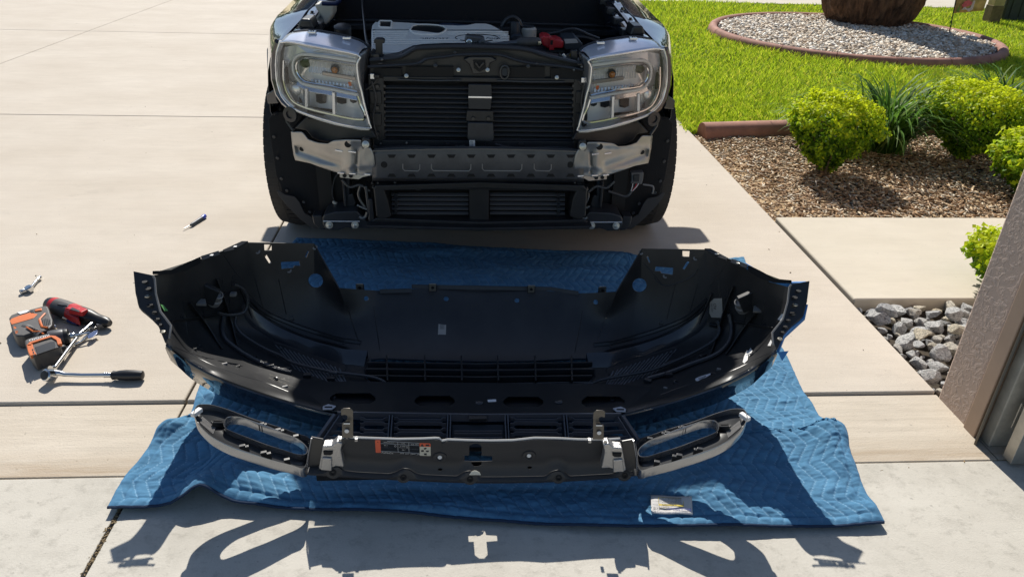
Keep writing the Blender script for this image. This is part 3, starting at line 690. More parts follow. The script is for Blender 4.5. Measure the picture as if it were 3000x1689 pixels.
# sewn care label, lying upside down towards the camera
zl = ZF(1880, 1440, 14.5)
m_lab = mat('label_paper', (.62, .60, .58), .75, var=.05, vscale=40)
c4 = [on_blanket(*zl(*q), .007) for q in ((375, 225), (2100, 285), (2160, 1050), (390, 1000))]
rows = []
for i in range(9):
    a = c4[0].lerp(c4[3], i/8); b = c4[1].lerp(c4[2], i/8); rows.append([a.lerp(b, j/16)+V(0, 0, .0012*math.sin(j*.5+i*.3)+.0008*math.sin(i*.9)) for j in range(17)])
lab = MB().grid(rows).build('care_label', m_lab, bl, solid=.0006, label='white printed care label sewn to the near edge of the blanket')
lab_o, lab_x, lab_y = c4[3], c4[2]-c4[3], c4[0]-c4[3]
def labp(s, t, l=.0065): return lab_o+lab_x*s+lab_y*t+V(0, 0, l)
m_ylw = mat('yellow_print', (.55, .42, .05), .7); m_ink = mat('ink', (.02, .02, .025), .7); m_blu = mat('blue_ink', (.05, .06, .25), .7)
MB().prism([labp(.18, .36), labp(.78, .34), labp(.78, .42), labp(.18, .44)], V(0, 0, .0004)).build('caution_band', m_ylw, lab, smooth=False)
for a, b in (((.18, .44), (.18, .82)), ((.78, .42), (.78, .80)), ((.18, .82), (.78, .80))):
    MB().tube([labp(*a), labp(*b)], .0005, 4).build('border_line', m_ylw, lab)
def uptext(name, s, st, t, size, m_, squash=1.0): return text_mesh(name, s, labp(st, t, .0072), -lab_x, -lab_y, size, m_, lab, squash=squash)
uptext('caution_text', 'CAUTION', .60, .43, .0085, m_ink); uptext('brand_text', 'Haul-Master', .92, .235, .0125, m_blu); uptext('product_text', "MOVER'S BLANKET", .42, .27, .0095, m_ink, .9); uptext('size_text', '72x80', .20, .17, .008, m_ink)
MB().tube([labp(.94, .09), labp(.94, .25)], .0009, 4).build('logo_bar', m_blu, lab); MB().tube([labp(.93, .08), labp(.52, .12)], .0006, 4).build('underline', m_blu, lab)
for i, (t, s) in enumerate(((.54, 'Do not leave near open flame.'), (.60, 'Keep away from heat. Wash before first use.'), (.68, 'Store dry.'), (.745, 'Avoid long term use.'), (.80, 'Keep this label for future reference.'))): uptext('small_print', s, .73, t, .0052, m_ink, .85)
uptext('small_print', 'Made of recycled fibre  Do not remove this label  All new material', .92, .95, .0055, m_ink, .78)

# ================================================================== bumper cover, lying face down
BC = V(.035, 1.85, 0); BYAW = R(-2)
MR, MRi = Matrix.Rotation(BYAW, 3, 'Z'), Matrix.Rotation(-BYAW, 3, 'Z')
def BLo(p): return MRi @ (Vector(p)-BC)
def BW(p): return MR @ Vector(p) + BC
def mirB(p):
    q = BLo(p); q.x = -q.x; return BW(q)
m_pp = mat('black_plastic', (.015, .0155, .017), .42, col2=(.032, .032, .033), vscale=7, detail=9.0, bump=.25, bscale=500, spec=.5, bdist=.0006, rvar=.08)
m_ppg = mat('satin_plastic', (.022, .023, .025), .30, var=.2, vscale=6, spec=.5)
m_paint = mat('black_paint', (.006, .008, .013), .12, coat=1.0, spec=.6)
m_wire_b = mat('loom', (.050, .050, .053), .26, bump=.7, bscale=260, bdist=.002)
m_clip = mat('clip_metal', (.42, .40, .35), .35, .9); m_white = mat('white_label', (.72, .71, .70), .6); m_grey_s = mat('grey_label', (.16, .155, .15), .55); m_dark = mat('void_black', (.004, .004, .005), .8)
m_sensor = mat('grey_sensor', (.20, .195, .19), .5, var=.15, vscale=40)
cols_uv = [
 [(418,870,.352),(418,862,.365),(401,820,.398),(375,795,.420),(352,773,.442),(344,736,.472),(338,686,.500)],
 [(436,886,.330),(434,872,.350),(431,830,.352),(418,800,.375),(400,776,.405),(391,736,.442),(382,692,.485)],
 [(485,928,.250),(478,905,.288),(482,880,.258),(485,845,.245),(480,790,.285),(468,735,.38),(452,682,.458)],
 [(566,970,.210),(556,943,.256),(566,910,.190),(582,870,.150),(590,810,.175),(560,725,.31),(515,645,.445)],
 [(665,1006,.145),(655,980,.186),(664,945,.118),(682,895,.085),(690,840,.095),(662,725,.255),(622,609,.425)],
 [(755,1034,.102),(748,1010,.142),(757,970,.085),(782,915,.050),(800,855,.062),(792,745,.195),(790,612,.385)],
 [(850,1056,.080),(845,1037,.118),(858,1000,.075),(880,945,.045),(892,890,.050),(880,805,.120),(853,724,.250)],
 [(965,1064,.070),(960,1044,.105),(960,1003,.072),(955,955,.045),(960,905,.040),(960,822,.095),(955,731,.195)],
 [(1205,1068,.070),(1205,1048,.105),(1205,1005,.070),(1205,962,.045),(1205,907,.040),(1205,822,.095),(1205,718,.195)]]
cl = [[BLo(G(*p)) for p in c] for c in cols_uv]
for p in cl[-1]: p.x = 0
for c in cl:
    for p in c: p.z += .012*max(0, 1-p.z/.2)
rowc = [cr(c, 5) for c in cl]                                    # along each column
full = []
for k in range(len(rowc[0])):
    cv = [c[k] for c in rowc]; half = cr(cv, 6); w_ = (k/(len(rowc[0])-1))**3
    strt = [cv[min(i//6, len(cv)-2)].lerp(cv[min(i//6, len(cv)-2)+1], (i-6*min(i//6, len(cv)-2))/6) for i in range(len(half))]
    half = [a.lerp(b, w_) for a, b in zip(half, strt)]; full.append([BW(p) for p in half]+[BW(V(-p.x, p.y, p.z)) for p in half[-2::-1]])
bump_mb = MB().grid(full); bump_bvh = bump_mb.bvh()
def hitB(u, v, lift=0.0, bvh=None):
    h_, n_, i_, d_ = (bvh or bump_bvh).ray_cast(CP, ray(u, v).normalized())
    if h_ is None: return None, None
    if n_.dot(ray(u, v)) > 0: n_ = -n_
    return h_+n_*lift, n_
def cut(o, cutter):
    """cut holes right away and store the plain result"""
    c = cutter.build('cutter_tmp', None, None, smooth=False); c.location = (0, 0, 0)
    md = o.modifiers.new('holes', 'BOOLEAN'); md.object = c; md.operation = 'DIFFERENCE'; md.solver = 'EXACT'
    bpy.context.view_layer.update()
    me = bpy.data.meshes.new_from_object(o.evaluated_get(bpy.context.evaluated_depsgraph_get()))
    o.modifiers.clear(); old = o.data; o.data = me; me.name = o.name
    cm = c.data; bpy.data.objects.remove(c); bpy.data.meshes.remove(cm); bpy.data.meshes.remove(old)
    me.polygons.foreach_set('use_smooth', [True]*len(me.polygons)); me.set_sharp_from_angle(angle=R(35))
def holeprism(mb, uvs, both=False, depth=.03, bvh=None):
    ps = [hitB(*q, bvh=bvh)[0] for q in uvs]; n_ = hitB(sum(q[0] for q in uvs)/len(uvs), sum(q[1] for q in uvs)/len(uvs), bvh=bvh)[1]
    if any(p is None for p in ps): return
    a = [p+n_*depth for p in ps]; mb.prism(a, -n_*depth*2)
    if both: mb.prism([mirB(p) for p in a][::-1], (mirB(a[0]-n_*depth*2)-mirB(a[0])))
def circ(u, v, ru, rv=None, n=14): return [(u+ru*math.cos(2*math.pi*i/n), v+(rv or ru)*math.sin(2*math.pi*i/n)) for i in range(n)]
bp = thing('bumper_cover', 'black front bumper cover lying face down on the blue blanket', 'bumper', BC)
shell = bump_mb.build('shell', m_pp, bp, angle=60, solid=.0045, solidoff=0)
ct = MB()
grille_uv = [(918,952),(917,930),(932,904),(960,902),(1080,906),(1205,909),(1330,908),(1450,902),(1478,902),(1494,926),(1495,948),(1482,962),(1205,967),(930,962)]
holeprism(ct, grille_uv)
holeprism(ct, circ(794, 705, 19, 18), True); holeprism(ct, [(664,614),(683,614),(683,629),(665,629)], True)
holeprism(ct, [(706,658),(752,656),(755,668),(740,668),(738,673),(708,676)], True)
holeprism(ct, [(664,642),(670,640),(682,660),(677,662)], True); holeprism(ct, [(767,645),(773,630),(777,632),(770,648)], True)
for u, v in ((921,750),(1122,751),(1300,755),(1498,759)): holeprism(ct, circ(u, v, 6.5, 6.2, 10))
ct2 = MB(); ct2.v = [p-BC for p in ct.v]; ct2.f = ct.f
ct2 = ct; 
shell.location = BC; shell.parent = None
cut(shell, ct); shell.parent = bp; shell.location = (0, 0, 0)
# painted outer skin under the near rim
rowsk = []
for k, fz in ((5, 0), (3, 0), (0, 0)): rowsk.append([Vector(p)+V(0, -.0035, -.001) for p in full[k]])
rowsk.append([V(p.x, p.y+.015, max(p.z-.05, .014)) for p in rowsk[-1]]); rowsk.append([V(p.x, p.y+.05, max(p.z-.03, .013)) for p in rowsk[-1]])
MB().grid(rowsk).build('painted_skin', m_paint, bp, angle=80, solid=.003)
def strip(name, uvs, w, m_, lift=.002, h=.004, par=None, both=True, n=6, sub=6, label=None):
    pts = []
    for q in cr([Vector((a, b, 0)) for a, b in uvs], n):
        p, nn = hitB(q.x, q.y, lift)
        if p is not None: pts.append(p)
    if len(pts) < 2: return None
    o = MB().tube(pts, w, sub).build(name, m_, par or bp, label=label)
    if both: MB().tube([mirB(p) for p in pts], w, sub).build(name, m_, par or bp)
    return o
zb1 = ZF(380, 680, 2.543); zb2 = ZF(900, 680, 2.543); zb3 = ZF(1400, 680, 2.543); zb4 = ZF(1850, 680, 2.543)
def ZS(f, pts): return [f(*p) for p in pts]
# moulded ridges that catch the sky
strip('ridge', ZS(zb1, [(850,450),(920,520),(1020,600),(1200,680),(1400,750),(1570,800)])+ZS(zb2, [(320,812),(400,824)]), .0085, m_ppg, .001)
strip('ridge', ZS(zb1, [(870,500),(960,600),(1100,690),(1300,780),(1570,850)])+ZS(zb2, [(330,885),(420,930)]), .0060, m_ppg, .001)
strip('ridge', ZS(zb1, [(830,560),(940,700),(1080,790),(1300,870),(1570,960)])+ZS(zb2, [(330,985)]), .0035, m_ppg, -.0005)
strip('ridge', ZS(zb1, [(280,838),(430,900),(600,985),(820,1070),(1000,1120),(1180,1190)]), .003, m_ppg, 0)
strip('ridge', ZS(zb1, [(700,170),(760,260),(830,350)]), .003, m_ppg, 0)
# sloping light-catching step in the valance
for s in (1, -1):
    f = (lambda p: p) if s > 0 else mirB
    for up_, lo_, nm, mt in ((ZS(zb1, [(842,522),(900,610),(1000,690),(1130,770),(1280,835),(1450,890),(1577,925)])+ZS(zb2, [(340,932),(455,940)]), ZS(zb1, [(822,600),(880,680),(950,735),(1080,805),(1250,875),(1400,925),(1577,985)])+ZS(zb2, [(330,992),(425,1004)]), 'valance_step', mat('gloss_step', (.030, .033, .040), .32, coat=.8)),):
        U_ = resample(cr([Vector((*q, 0)) for q in up_], 4), 40); L_ = resample(cr([Vector((*q, 0)) for q in lo_], 4), 40); rows = []
        for a_, b_ in zip(U_, L_):
            pa, pb_ = hitB(a_.x, a_.y)[0], hitB(b_.x, b_.y)[0]
            if pa is None or pb_ is None: continue
            z = max(pa.z, pb_.z)+.004; rows.append([f(pa+V(0, 0, -.004)), f(V(pa.x, pa.y-.002, z+.030)), f(V(pb_.x, pb_.y+.002, z)), f(pb_+V(0, 0, -.004))])
        MB().grid(rows).build(nm, mt, bp, angle=28 if False else 55)
# valance edge clips, screw bosses
for u, v in ((905,722),(1088,722),(1336,726),(1515,729)):
    c = G(u, v, .215); cl_o = MB().box(c, (.024, .003, .030)).build('edge_clip', m_clip, bp, bevel=.001); MB().lathe([(.0055, 0), (.0055, .003)], c+V(0, -.0017, 0), (0, -1, 0), 10).build('screw_hole', m_dark, cl_o)
    MB().box(c+V(0, .004, -.004), (.030, .004, .030)).build('clip_tower', m_pp, bp, bevel=.002)
# raised lip along the centre of the valance edge
for a, b in (((955,728),(1035,726)), ((1035,716),(1385,722)), ((1385,722),(1455,733)),):
    pa, pb_ = G(a[0], a[1]+9, .195), G(b[0], b[1]+9, .195); mb = MB().prism([pa, pb_, pb_+V(0, .006, .012), pa+V(0, .006, .012)], (0, .003, 0)); mb.build('edge_lip', m_pp, bp)
# louvre ribs
for i in range(15):
    x0 = 1085+i*34; a = zb1(x0, 842+i*12.5); b = zb1(x0+150*(1 if i < 13 else .6), 985+i*13.0+40)
    strip('louvre_rib', [a, ((a[0]+b[0])/2, (a[1]+b[1])/2), b], .0026, mat('rib_grey', (.17, .175, .19), .35), .002, n=3, sub=4)
strip('louvre_frame', ZS(zb1, [(1075,850),(1090,825),(1300,890),(1577,965)])+ZS(zb2, [(275,985),(295,1010),(270,1050)]), .0035, m_ppg, .0)
# lower grille bars
gb = MB()
for u in (975, 1070, 1162, 1253, 1347, 1438): 
    a, b = G(u-2, 904, .060), G(u, 966, .062); gb = MB(); gb.flatbar([a, b], .006, .036); gb.build('grille_bar', m_ppg, bp, bevel=.001)
pa, pm, pb_ = G(920, 936, .062), G(1205, 940, .062), G(1493, 936, .062)
MB().flatbar([pa, pm, pb_], .009, .034).build('grille_bar', m_ppg, bp, bevel=.001)
for v_ in (920, 953): MB().flatbar([G(924, v_, .058), G(1205, v_+4, .058), G(1489, v_, .058)], .006, .034).build('grille_bar', m_pp, bp, bevel=.001)
MB().tube([(hitB(*q, .002)[0] or G(*q, .06)) for q in grille_uv]+[(hitB(*grille_uv[0], .002)[0] or G(*grille_uv[0], .06))], .0035, 6).build('grille_rim', m_ppg, bp)
# reinforcement plate with four slots
def plz(u, v): return G(u, v, .098+(v-962)/75*.040)
half = [(752,963),(744,986),(772,1010),(802,1024),(838,1033),(1000,1040),(1205,1042)]; topc = [(1205,968),(1000,968),(900,966),(830,958)]
lh = [BLo(plz(*q)) for q in half+topc]; poly = [BW(p) for p in lh]+[BW(V(-p.x, p.y, p.z)) for p in lh[::-1]]
poly2 = [p for i, p in enumerate(poly)]
pl_mb = MB().prism(poly2, (0, 0, -.003)); plate_bvh = pl_mb.bvh()
plate = pl_mb.build('reinforcement_plate', m_ppg, bp, smooth=False)
ct = MB()
def octo(u, v, hw, hh): return [(u-hw, v-hh*.25), (u-hw*.75, v-hh), (u+hw*.75, v-hh), (u+hw, v-hh*.25), (u+hw, v+hh*.35), (u+hw*.75, v+hh), (u-hw*.75, v+hh), (u-hw, v+hh*.35)]
for u, v, hw, hh in ((887,1001,57,13.5),(1093,1007,50,13),(1316,1009,50,13),(1517,1008,54,14)):
    ps = [plz(*q) for q in octo(u, v, hw, hh)]; ct.prism([p+V(0, 0, .02) for p in ps], (0, 0, -.05))
plate.parent = None; plate.location = BC; cut(plate, ct); plate.parent = bp; plate.location = (0, 0, 0)
MB().prism([p+V(0, 0, -.020) for p in poly2], (0, 0, -.002)).build('plate_backing', m_dark, bp, smooth=False)
for u, v in ((1205, 1013), (1405, 1011)): MB().lathe([(.013, 0), (.012, .004), (.007, .0065), (.001, .007)], plz(u, v), seg=14).build('plate_dimple', m_ppg, bp)
for q in ([(1226,1005),(1247,1004),(1248,1010),(1227,1011)],): MB().prism([plz(*p)+V(0, 0, .0012) for p in q], (0, 0, .0004)).build('barcode_sticker', m_white, bp, smooth=False)
for s in (1, -1):
    ps = [plz(*q)+V(0, 0, .004) for q in ((812,1026),(826,1020),(846,1025),(836,1033),(812,1033))]
    if s < 0: ps = [mirB(p) for p in ps][::-1]
    t_ = MB().prism(ps, (0, 0, .004)).build('alignment_tab', mat('pale_tab', (.48, .48, .50), .5), bp, bevel=.001)
    ps2 = [plz(*q)+V(0, 0, .0085) for q in ((817,1027),(836,1027),(836,1030),(817,1030))]
    if s < 0: ps2 = [mirB(p) for p in ps2][::-1]
    MB().prism(ps2, (0, 0, .0005)).build('tab_slot', m_dark, t_, smooth=False)
# wheel-arch end flanges with their fixing holes
flg = [(336,684),(341,738),(350,775),(375,797),(399,822),(416,864),(424,850),(429,820),(404,783),(393,740),(384,694)]
for s in (1, -1):
    ps = []
    for u, v in flg:
        t = (v-684)/180; ps.append(G(u, v, .514-.147*t))
    n_ = V(0, -.0, .004)
    if s < 0: ps = [mirB(p) for p in ps][::-1]
    fo = MB().prism(ps, n_).build('end_flange', m_ppg, bp, bevel=.0015, label='holed end flange of the bumper wing')
    for u, v, r in ((364,709,.0068),(373,726,.0075),(377,768,.0080),(395,803,.0065),(388,786,.006),(402,817,.0055)):
        t = (v-684)/180; c = G(u, v, .514-.147*t+.004)
        if s < 0: c = mirB(c)
        MB().lathe([(r, 0), (r, .002), (r*.78, .002), (r*.74, -.001)], c, seg=14).build('fixing_hole', m_pp, fo); MB().lathe([(r*.72, .0), (r*.70, .0018)], c, seg=12).build('hole_dark', m_dark, fo)
    for u, v in ((371,745),(409,834)):
        t = (v-684)/180; c = G(u, v, .514-.147*t+.0045)
        if s < 0: c = mirB(c)
        MB().lathe([(.0075, 0), (.0072, .002), (.004, .0022), (.0035, .001)], c, seg=14).build('rivet', m_clip, fo)
    e = [G(u, v, z) for u, v, z in ((384,692,.513),(389,700,.505),(392,738,.475),(403,782,.440),(430,818,.412),(426,850,.388))]
    if s < 0: e = [mirB(p) for p in e]
    MB().tube(e, .0028, 6).build('flange_rib', m_sensor, fo)
    # arch return lip and the mounting ledges along the wheel-arch side
    a = [(384,690,.50),(430,690,.475),(470,680,.462),(505,663,.455)]; b = [(505,647,.47),(470,662,.48),(430,681,.492),(384,684,.515)]
    ps = [G(*q) for q in a+b]; ps = [mirB(p) for p in ps][::-1] if s < 0 else ps
    MB().prism(ps, (0, 0, .004)).build('arch_ledge', m_ppg, bp, bevel=.001)
    for q in ([(507,650,.462),(552,636,.450),(556,646,.440),(512,660,.452)], [(562,634,.450),(610,612,.440),(626,612,.436),(590,634,.436),(566,640,.440)]):
        ps = [G(*k)+V(0, -.004, .006) for k in q]; ps = [mirB(p) for p in ps][::-1] if s < 0 else ps
        lo = MB().prism(ps, (0, 0, .005)).build('mount_ledge', m_ppg, bp, bevel=.001)
        c = sum(ps, V(0, 0, 0))/len(ps)+V(0, 0, .0055); MB().box(c, (.016, .009, .001)).build('ledge_slot', m_white if s > 0 else m_clip, lo)
# stiffening webs between wing and floor, seen as dark fins
for s in (1, -1):
    for a, b, hgt in (((470,760),(560,880),.020),((540,700),(600,880),.026),((430,810),(560,790),.014),((600,720),(640,820),.018)):
        pts = []
        for t in [i/8 for i in range(9)]:
            p, n_ = hitB(a[0]+(b[0]-a[0])*t, a[1]+(b[1]-a[1])*t, hgt*.4*math.sin(math.pi*min(1, t+.1)))
            if p is not None: pts.append(p if s > 0 else mirB(p))
        if len(pts) > 2: MB().flatbar(pts, .004, hgt, up=(.3*s, -.5, .8)).build('web', m_pp, bp, bevel=.001)
# moulding seams on the wings
for s_uv in (ZS(zb1, [(330,620),(420,670),(480,740),(500,830),(540,870)]), ZS(zb1, [(590,910),(680,990),(800,1040),(1000,1110)])): strip('mould_seam', s_uv, .0012, m_grey_s, .0005, both=False, sub=4)
for s_uv in (ZS(zb4, [(1090,670),(1000,760),(890,860)]), ZS(zb4, [(1060,660),(980,710),(920,760)]), ZS(zb4, [(460,1120),(350,1160),(265,1195)])): strip('mould_seam', s_uv, .0013, m_clip, .0005, both=False, sub=4)
# parking sensors and holders
for s, (u, v), (u2, v2) in ((1, (534,758), (552,768)), (-1, (1872,775), (1850,768))):
    p, n_ = hitB(u, v, .004); p2 = p+V(.035*s, -.02, .050)
    so_ = MB().lathe([(.022, 0), (.022, .02), (.017, .024), (.017, .045), (.013, .047), (.012, .040)], p+V(0, 0, .0), (p2-p), 16).build('parking_sensor', m_sensor, bp)
    q, n2 = hitB(u-14*s, v-20, .010); MB().box(q, (.05, .02, .06), Matrix.Rotation(.5*s, 3, 'Y')).build('sensor_bracket', m_ppg, bp, bevel=.003)
    q, n2 = hitB(u-35*s, v+2, .012); MB().prism([q+V(-.012, -.01, 0), q+V(.02, -.012, 0), q+V(.012, .01, .006), q+V(-.004, .012, .006)], (0, 0, .008)).build('sensor_clip', m_sensor, bp, bevel=.001)
# wiring loom
def loom(name, uvs, r, lift, seg=7, dens=5):
    pts = []
    for q in cr([Vector((a, b, 0)) for a, b in uvs], dens):
        p, n_ = hitB(q.x, q.y, lift)
        if p is not None: pts.append(p+V(0, 0, .0))
    # even out jumps
    for _ in range(2): pts = [pts[0]]+[(pts[i-1]+pts[i]*2+pts[i+1])/4 for i in range(1, len(pts)-1)]+[pts[-1]]
    return MB().tube(pts, r, seg).build(name, m_wire_b, bp)
loom('wiring_loom', ZS(zb1, [(735,370),(800,400),(845,470),(842,540),(800,583),(700,600),(610,578)]), .0055, .030)
loom('wiring_loom', ZS(zb1, [(772,612),(758,690),(800,765),(880,830),(1000,900),(1120,950),(1200,1000),(1400,1050),(1560,1085)])+ZS(zb2, [(150,1070),(300,1085),(420,1100),(520,1120),(590,1160),(640,1250),(700,1275),(770,1250),(800,1200),(880,1162),(1100,1165),(1500,1172)])+ZS(zb3, [(400,1172),(800,1168),(900,1135),(1050,1105),(1300,1060),(1500,975)])+ZS(zb4, [(200,1045),(400,960),(560,880),(640,820),(680,750),(668,650)]), .0055, .016)
loom('wiring_loom', ZS(zb1, [(690,620),(680,700),(690,790),(760,860),(880,940),(1050,1020),(1200,1060)]), .0080, .008)
loom('wiring_loom', ZS(zb4, [(745,600),(760,720),(740,830),(640,930),(450,1000),(300,1060),(120,1110)]), .0075, .010)
loom('sensor_wire', ZS(zb4, [(170,330),(190,360),(240,395),(320,385),(450,330),(500,270)]), .0014, .004, 5); loom('sensor_wire', ZS(zb4, [(90,225),(150,290),(230,390)]), .0012, .004, 5)
for u, v in ZS(zb1, [(900,945),(1040,1015),(1160,1040),(1320,1085),(1500,1110)])+ZS(zb4, [(540,940),(280,1080),(125,1125),(620,690)]):
    p, n_ = hitB(u, v, .010); MB().box(p, (.026, .014, .012), Matrix.Rotation(random.uniform(-.6, .6), 3, 'Z')).build('loom_clip', m_ppg, bp, bevel=.002)
p, n_ = hitB(*zb1(745, 445), .02); MB().box(p, (.020, .018, .012)).build('connector', m_sensor, bp, bevel=.002)
# small moulded bosses, clip seats and stiffening ribs over the inside of the shell
for s in (1, -1):
    f = (lambda p: p) if s > 0 else mirB
    for k_ in (1, 4, 5, 9, 10, 13, 15):
        t = (k_+random.uniform(-.4, .4))/15; q = Vector((470, 885, 0)).lerp(Vector((845, 1012, 0)), t); q.y += 14*math.sin(t*3.1)-8+random.uniform(-12, 3)
        p, n_ = hitB(q.x, q.y, .003)
        if p is None: continue
        if k_ % 3: MB().box(f(p), (random.uniform(.008, .018), .007, random.uniform(.005, .010)), Matrix.Rotation(.4*s, 3, 'Z')).build('clip_seat', m_ppg if k_ % 2 else m_sensor, bp, bevel=.0015)
        else: MB().lathe([(.008, -.002), (.007, .006), (.004, .007), (.003, .003)], f(p), (0, -.3, 1), 12).build('boss', m_ppg, bp)
    for a, b in (((560,700),(545,790)), ((585,690),(575,770)), ((500,720),(520,830)), ((455,735),(470,840)), ((640,700),(668,800)), ((700,700),(720,790)), ((870,760),(905,870)), ((940,770),(955,880))):
        pts = [hitB(a[0]+(b[0]-a[0])*i/6, a[1]+(b[1]-a[1])*i/6, .0012)[0] for i in range(7)]; pts = [f(p) for p in pts if p is not None]
        if len(pts) > 2: MB().tube(pts, .0020, 5).build('mould_line', m_ppg, bp)
    for u, v in ((560,735),(600,860),(640,900),(455,800),(500,870),(705,880),(735,800),(865,860)):
        p, n_ = hitB(u, v, .001)
        if p is not None: MB().lathe([(.0095, -.001), (.009, .003), (.006, .0035), (.005, .001)], f(p), (n_.x*s, n_.y, n_.z), 12).build('mould_mark', m_ppg, bp)
# moulded part stamps by the near rim
a0, a1 = hitB(*zb1(1030, 1095), .0012)[0], hitB(*zb1(1180, 1150), .0012)[0]; a2 = hitB(*zb1(1035, 1060), .0012)[0]
for k_, tx in enumerate(('NH11 A10 ASF', 'PART NO AE IN MEX', 'PP EPDM TD15')): text_mesh('moulded_stamp', tx, a0.lerp(a2, .9-.75*k_), a1-a0, a2-a0, .011, m_clip, bp, lift=.0012)
# stickers and tape
def sticker(name, uvs, m_, lift=.0012, label=None):
    ps = [hitB(*q, lift) for q in uvs]; n_ = ps[0][1]
    return MB().prism([p[0] for p in ps], n_*.0005).build(name, m_, bp, smooth=False, label=label), ps
sticker('part_sticker', [(1103,812),(1122,813),(1121,848),(1101,847)], mat('tan_label', (.36, .33, .29), .6), label='small pale printed sticker inside the bumper valance')
for i in range(4): sticker('print_line', [(1107+3*i, 816), (1108+3*i, 816), (1107.5+3*i, 828), (1106.5+3*i, 828)], m_ink, .0022)
o_, ps = sticker('part_tag', ZS(zb4, [(590,520),(620,490),(680,488),(686,635),(600,632),(585,600)]), MATS['tan_label'], .004, label='tan card tag marked AD tied to the wiring')
a, b = ps[3][0], ps[2][0]; xd = b-a; c0 = hitB(*zb4(640, 572), .006)[0]
text_mesh('tag_text', 'AD', c0, xd, ps[0][0]-ps[2][0], .016, m_ink, bp, lift=.0004); text_mesh('tag_text', 'A297-1900', hitB(*zb4(612, 590), .006)[0], xd, ps[0][0]-ps[2][0], .007, m_ink, bp, lift=.0004)
sticker('part_sticker', ZS(zb4, [(660,365),(705,293),(765,322),(715,398)]), m_grey_s, label='grey blank sticker on the right wing of the bumper')
o_, ps = sticker('part_sticker', ZS(zb4, [(475,1088),(588,1045),(598,1080),(485,1126)]), mat('blue_white_label', (.62, .64, .68), .6), label='white barcode sticker near the right rim of the bumper')
for i in range(11):
    t = .2+i*.045; a = ps[0][0].lerp(ps[1][0], t); b = ps[3][0].lerp(ps[2][0], t); MB().prism([a.lerp(b, .3)+V(0, 0, .001), a.lerp(b, .3)+(ps[1][0]-ps[0][0])*.018+V(0, 0, .001), a.lerp(b, .62)+(ps[1][0]-ps[0][0])*.018+V(0, 0, .001), a.lerp(b, .62)+V(0, 0, .001)], V(0, 0, .0003)).build('barcode_bar', m_ink, o_, smooth=False)
sticker('tape', ZS(zb1, [(212,540),(235,545),(270,590),(243,592)]), mat('green_tape', (.18, .50, .16), .7), .006)
for q in ([(833,975),(845,930),(868,885),(880,900),(870,960),(845,985)], [(872,900),(895,868),(908,890),(885,930)], [(1024,850),(1048,805),(1055,825),(1045,852)], [(1098,650),(1130,610),(1155,612),(1120,665)]): sticker('tape', ZS(zb4, q), m_white, .004)
m_tape = mat('blue_tape', (.03, .17, .45), .7)
tp1 = [mirB(G(u, v, z))+V(.002, .003, -.006) for u, v, z in ((515,642,.455),(480,660,.468),(440,678,.478),(395,688,.495),(345,686,.505))]
MB().flatbar(tp1, .010, .012).build('masking_tape', m_tape, bp); 
tp2 = [mirB(G(u, v, z))+V(.003, 0, -.008) for u, v, z in ((342,738,.470),(350,773,.440),(377,797,.418),(402,822,.396),(416,862,.363))]
MB().flatbar(tp2, .006, .014).build('masking_tape', m_tape, bp)
for u, v in ((414, 868),): 
    c = mirB(G(u, v, .355)); MB().prism([c+V(.0, 0, 0), c+V(.028, -.004, .006), c+V(.012, -.012, -.022)], (0, .001, 0)).build('masking_tape', m_tape, bp, smooth=False)
# small arrow holes and screws by the corner windows
for u, v in ((792,622), (648,632), (727,680)):
    for s in (1, -1):
        p, n_ = hitB(u, v, .0); 
        if p is None: continue
        if s < 0: p = mirB(p)
        MB().lathe([(.009, 0), (.0088, .002), (.004, .003), (.003, .001)], p, (0, -.8, .6), 12).build('push_pin', m_sensor, bp)

# ================================================================== grille panel leaning in front of the bumper
gp = thing('grille_panel', 'upper grille panel with long silver side wings in front of the bumper', 'grille', V(.035, 1.56, 0))
m_sil = mat('silver_trim', (.33, .335, .35), .22, .85, var=.06, vscale=8); m_bzd = mat('shield_plastic', (.040, .039, .040), .55, bump=.5, bscale=420, spec=.4, bdist=.0008)
m_tabm = mat('bronze_tab', (.125, .112, .098), .45, .7, var=.12, vscale=30); m_mach = mat('cast_block', (.42, .41, .40), .38, .75, bump=.8, bscale=230, bdist=.002)
YT, YB = 1.518, 1.512
def GPn(u, v):
    """point on the shield: leaning plane from (z .205, YT) down to (z .03, YB)"""
    y = YB
    for _ in range(8):
        p = PY(u, v, y); t = (p.z-.03)/.175; y = YB+(YT-YB)*t
    return p
top_e = [(858,1106),(868,1100),(885,1103),(1000,1107),(1060,1106),(1100,1104),(1108,1106),(1112,1114),(1120,1108),(1180,1110),(1235,1111),(1290,1110),(1345,1104),(1400,1105),(1460,1108),(1530,1108),(1560,1106)]
bot_e = [(800,1182),(822,1176),(838,1170),(852,1172),(866,1182),(900,1186),(980,1190),(998,1184),(1014,1176),(1030,1178),(1044,1188),(1060,1192),(1150,1196),(1166,1186),(1180,1182),(1196,1188),(1206,1198),(1260,1198),(1372,1196),(1388,1184),(1404,1180),(1420,1186),(1432,1196),(1540,1190),(1556,1180),(1570,1176),(1584,1182),(1596,1188)]
side_r = [(1580,1108),(1590,1125),(1594,1160)]; side_l = [(805,1150),(822,1124),(846,1112)]
def PR(u, v, d): return GPn(u, v)+V(0, d, 0)
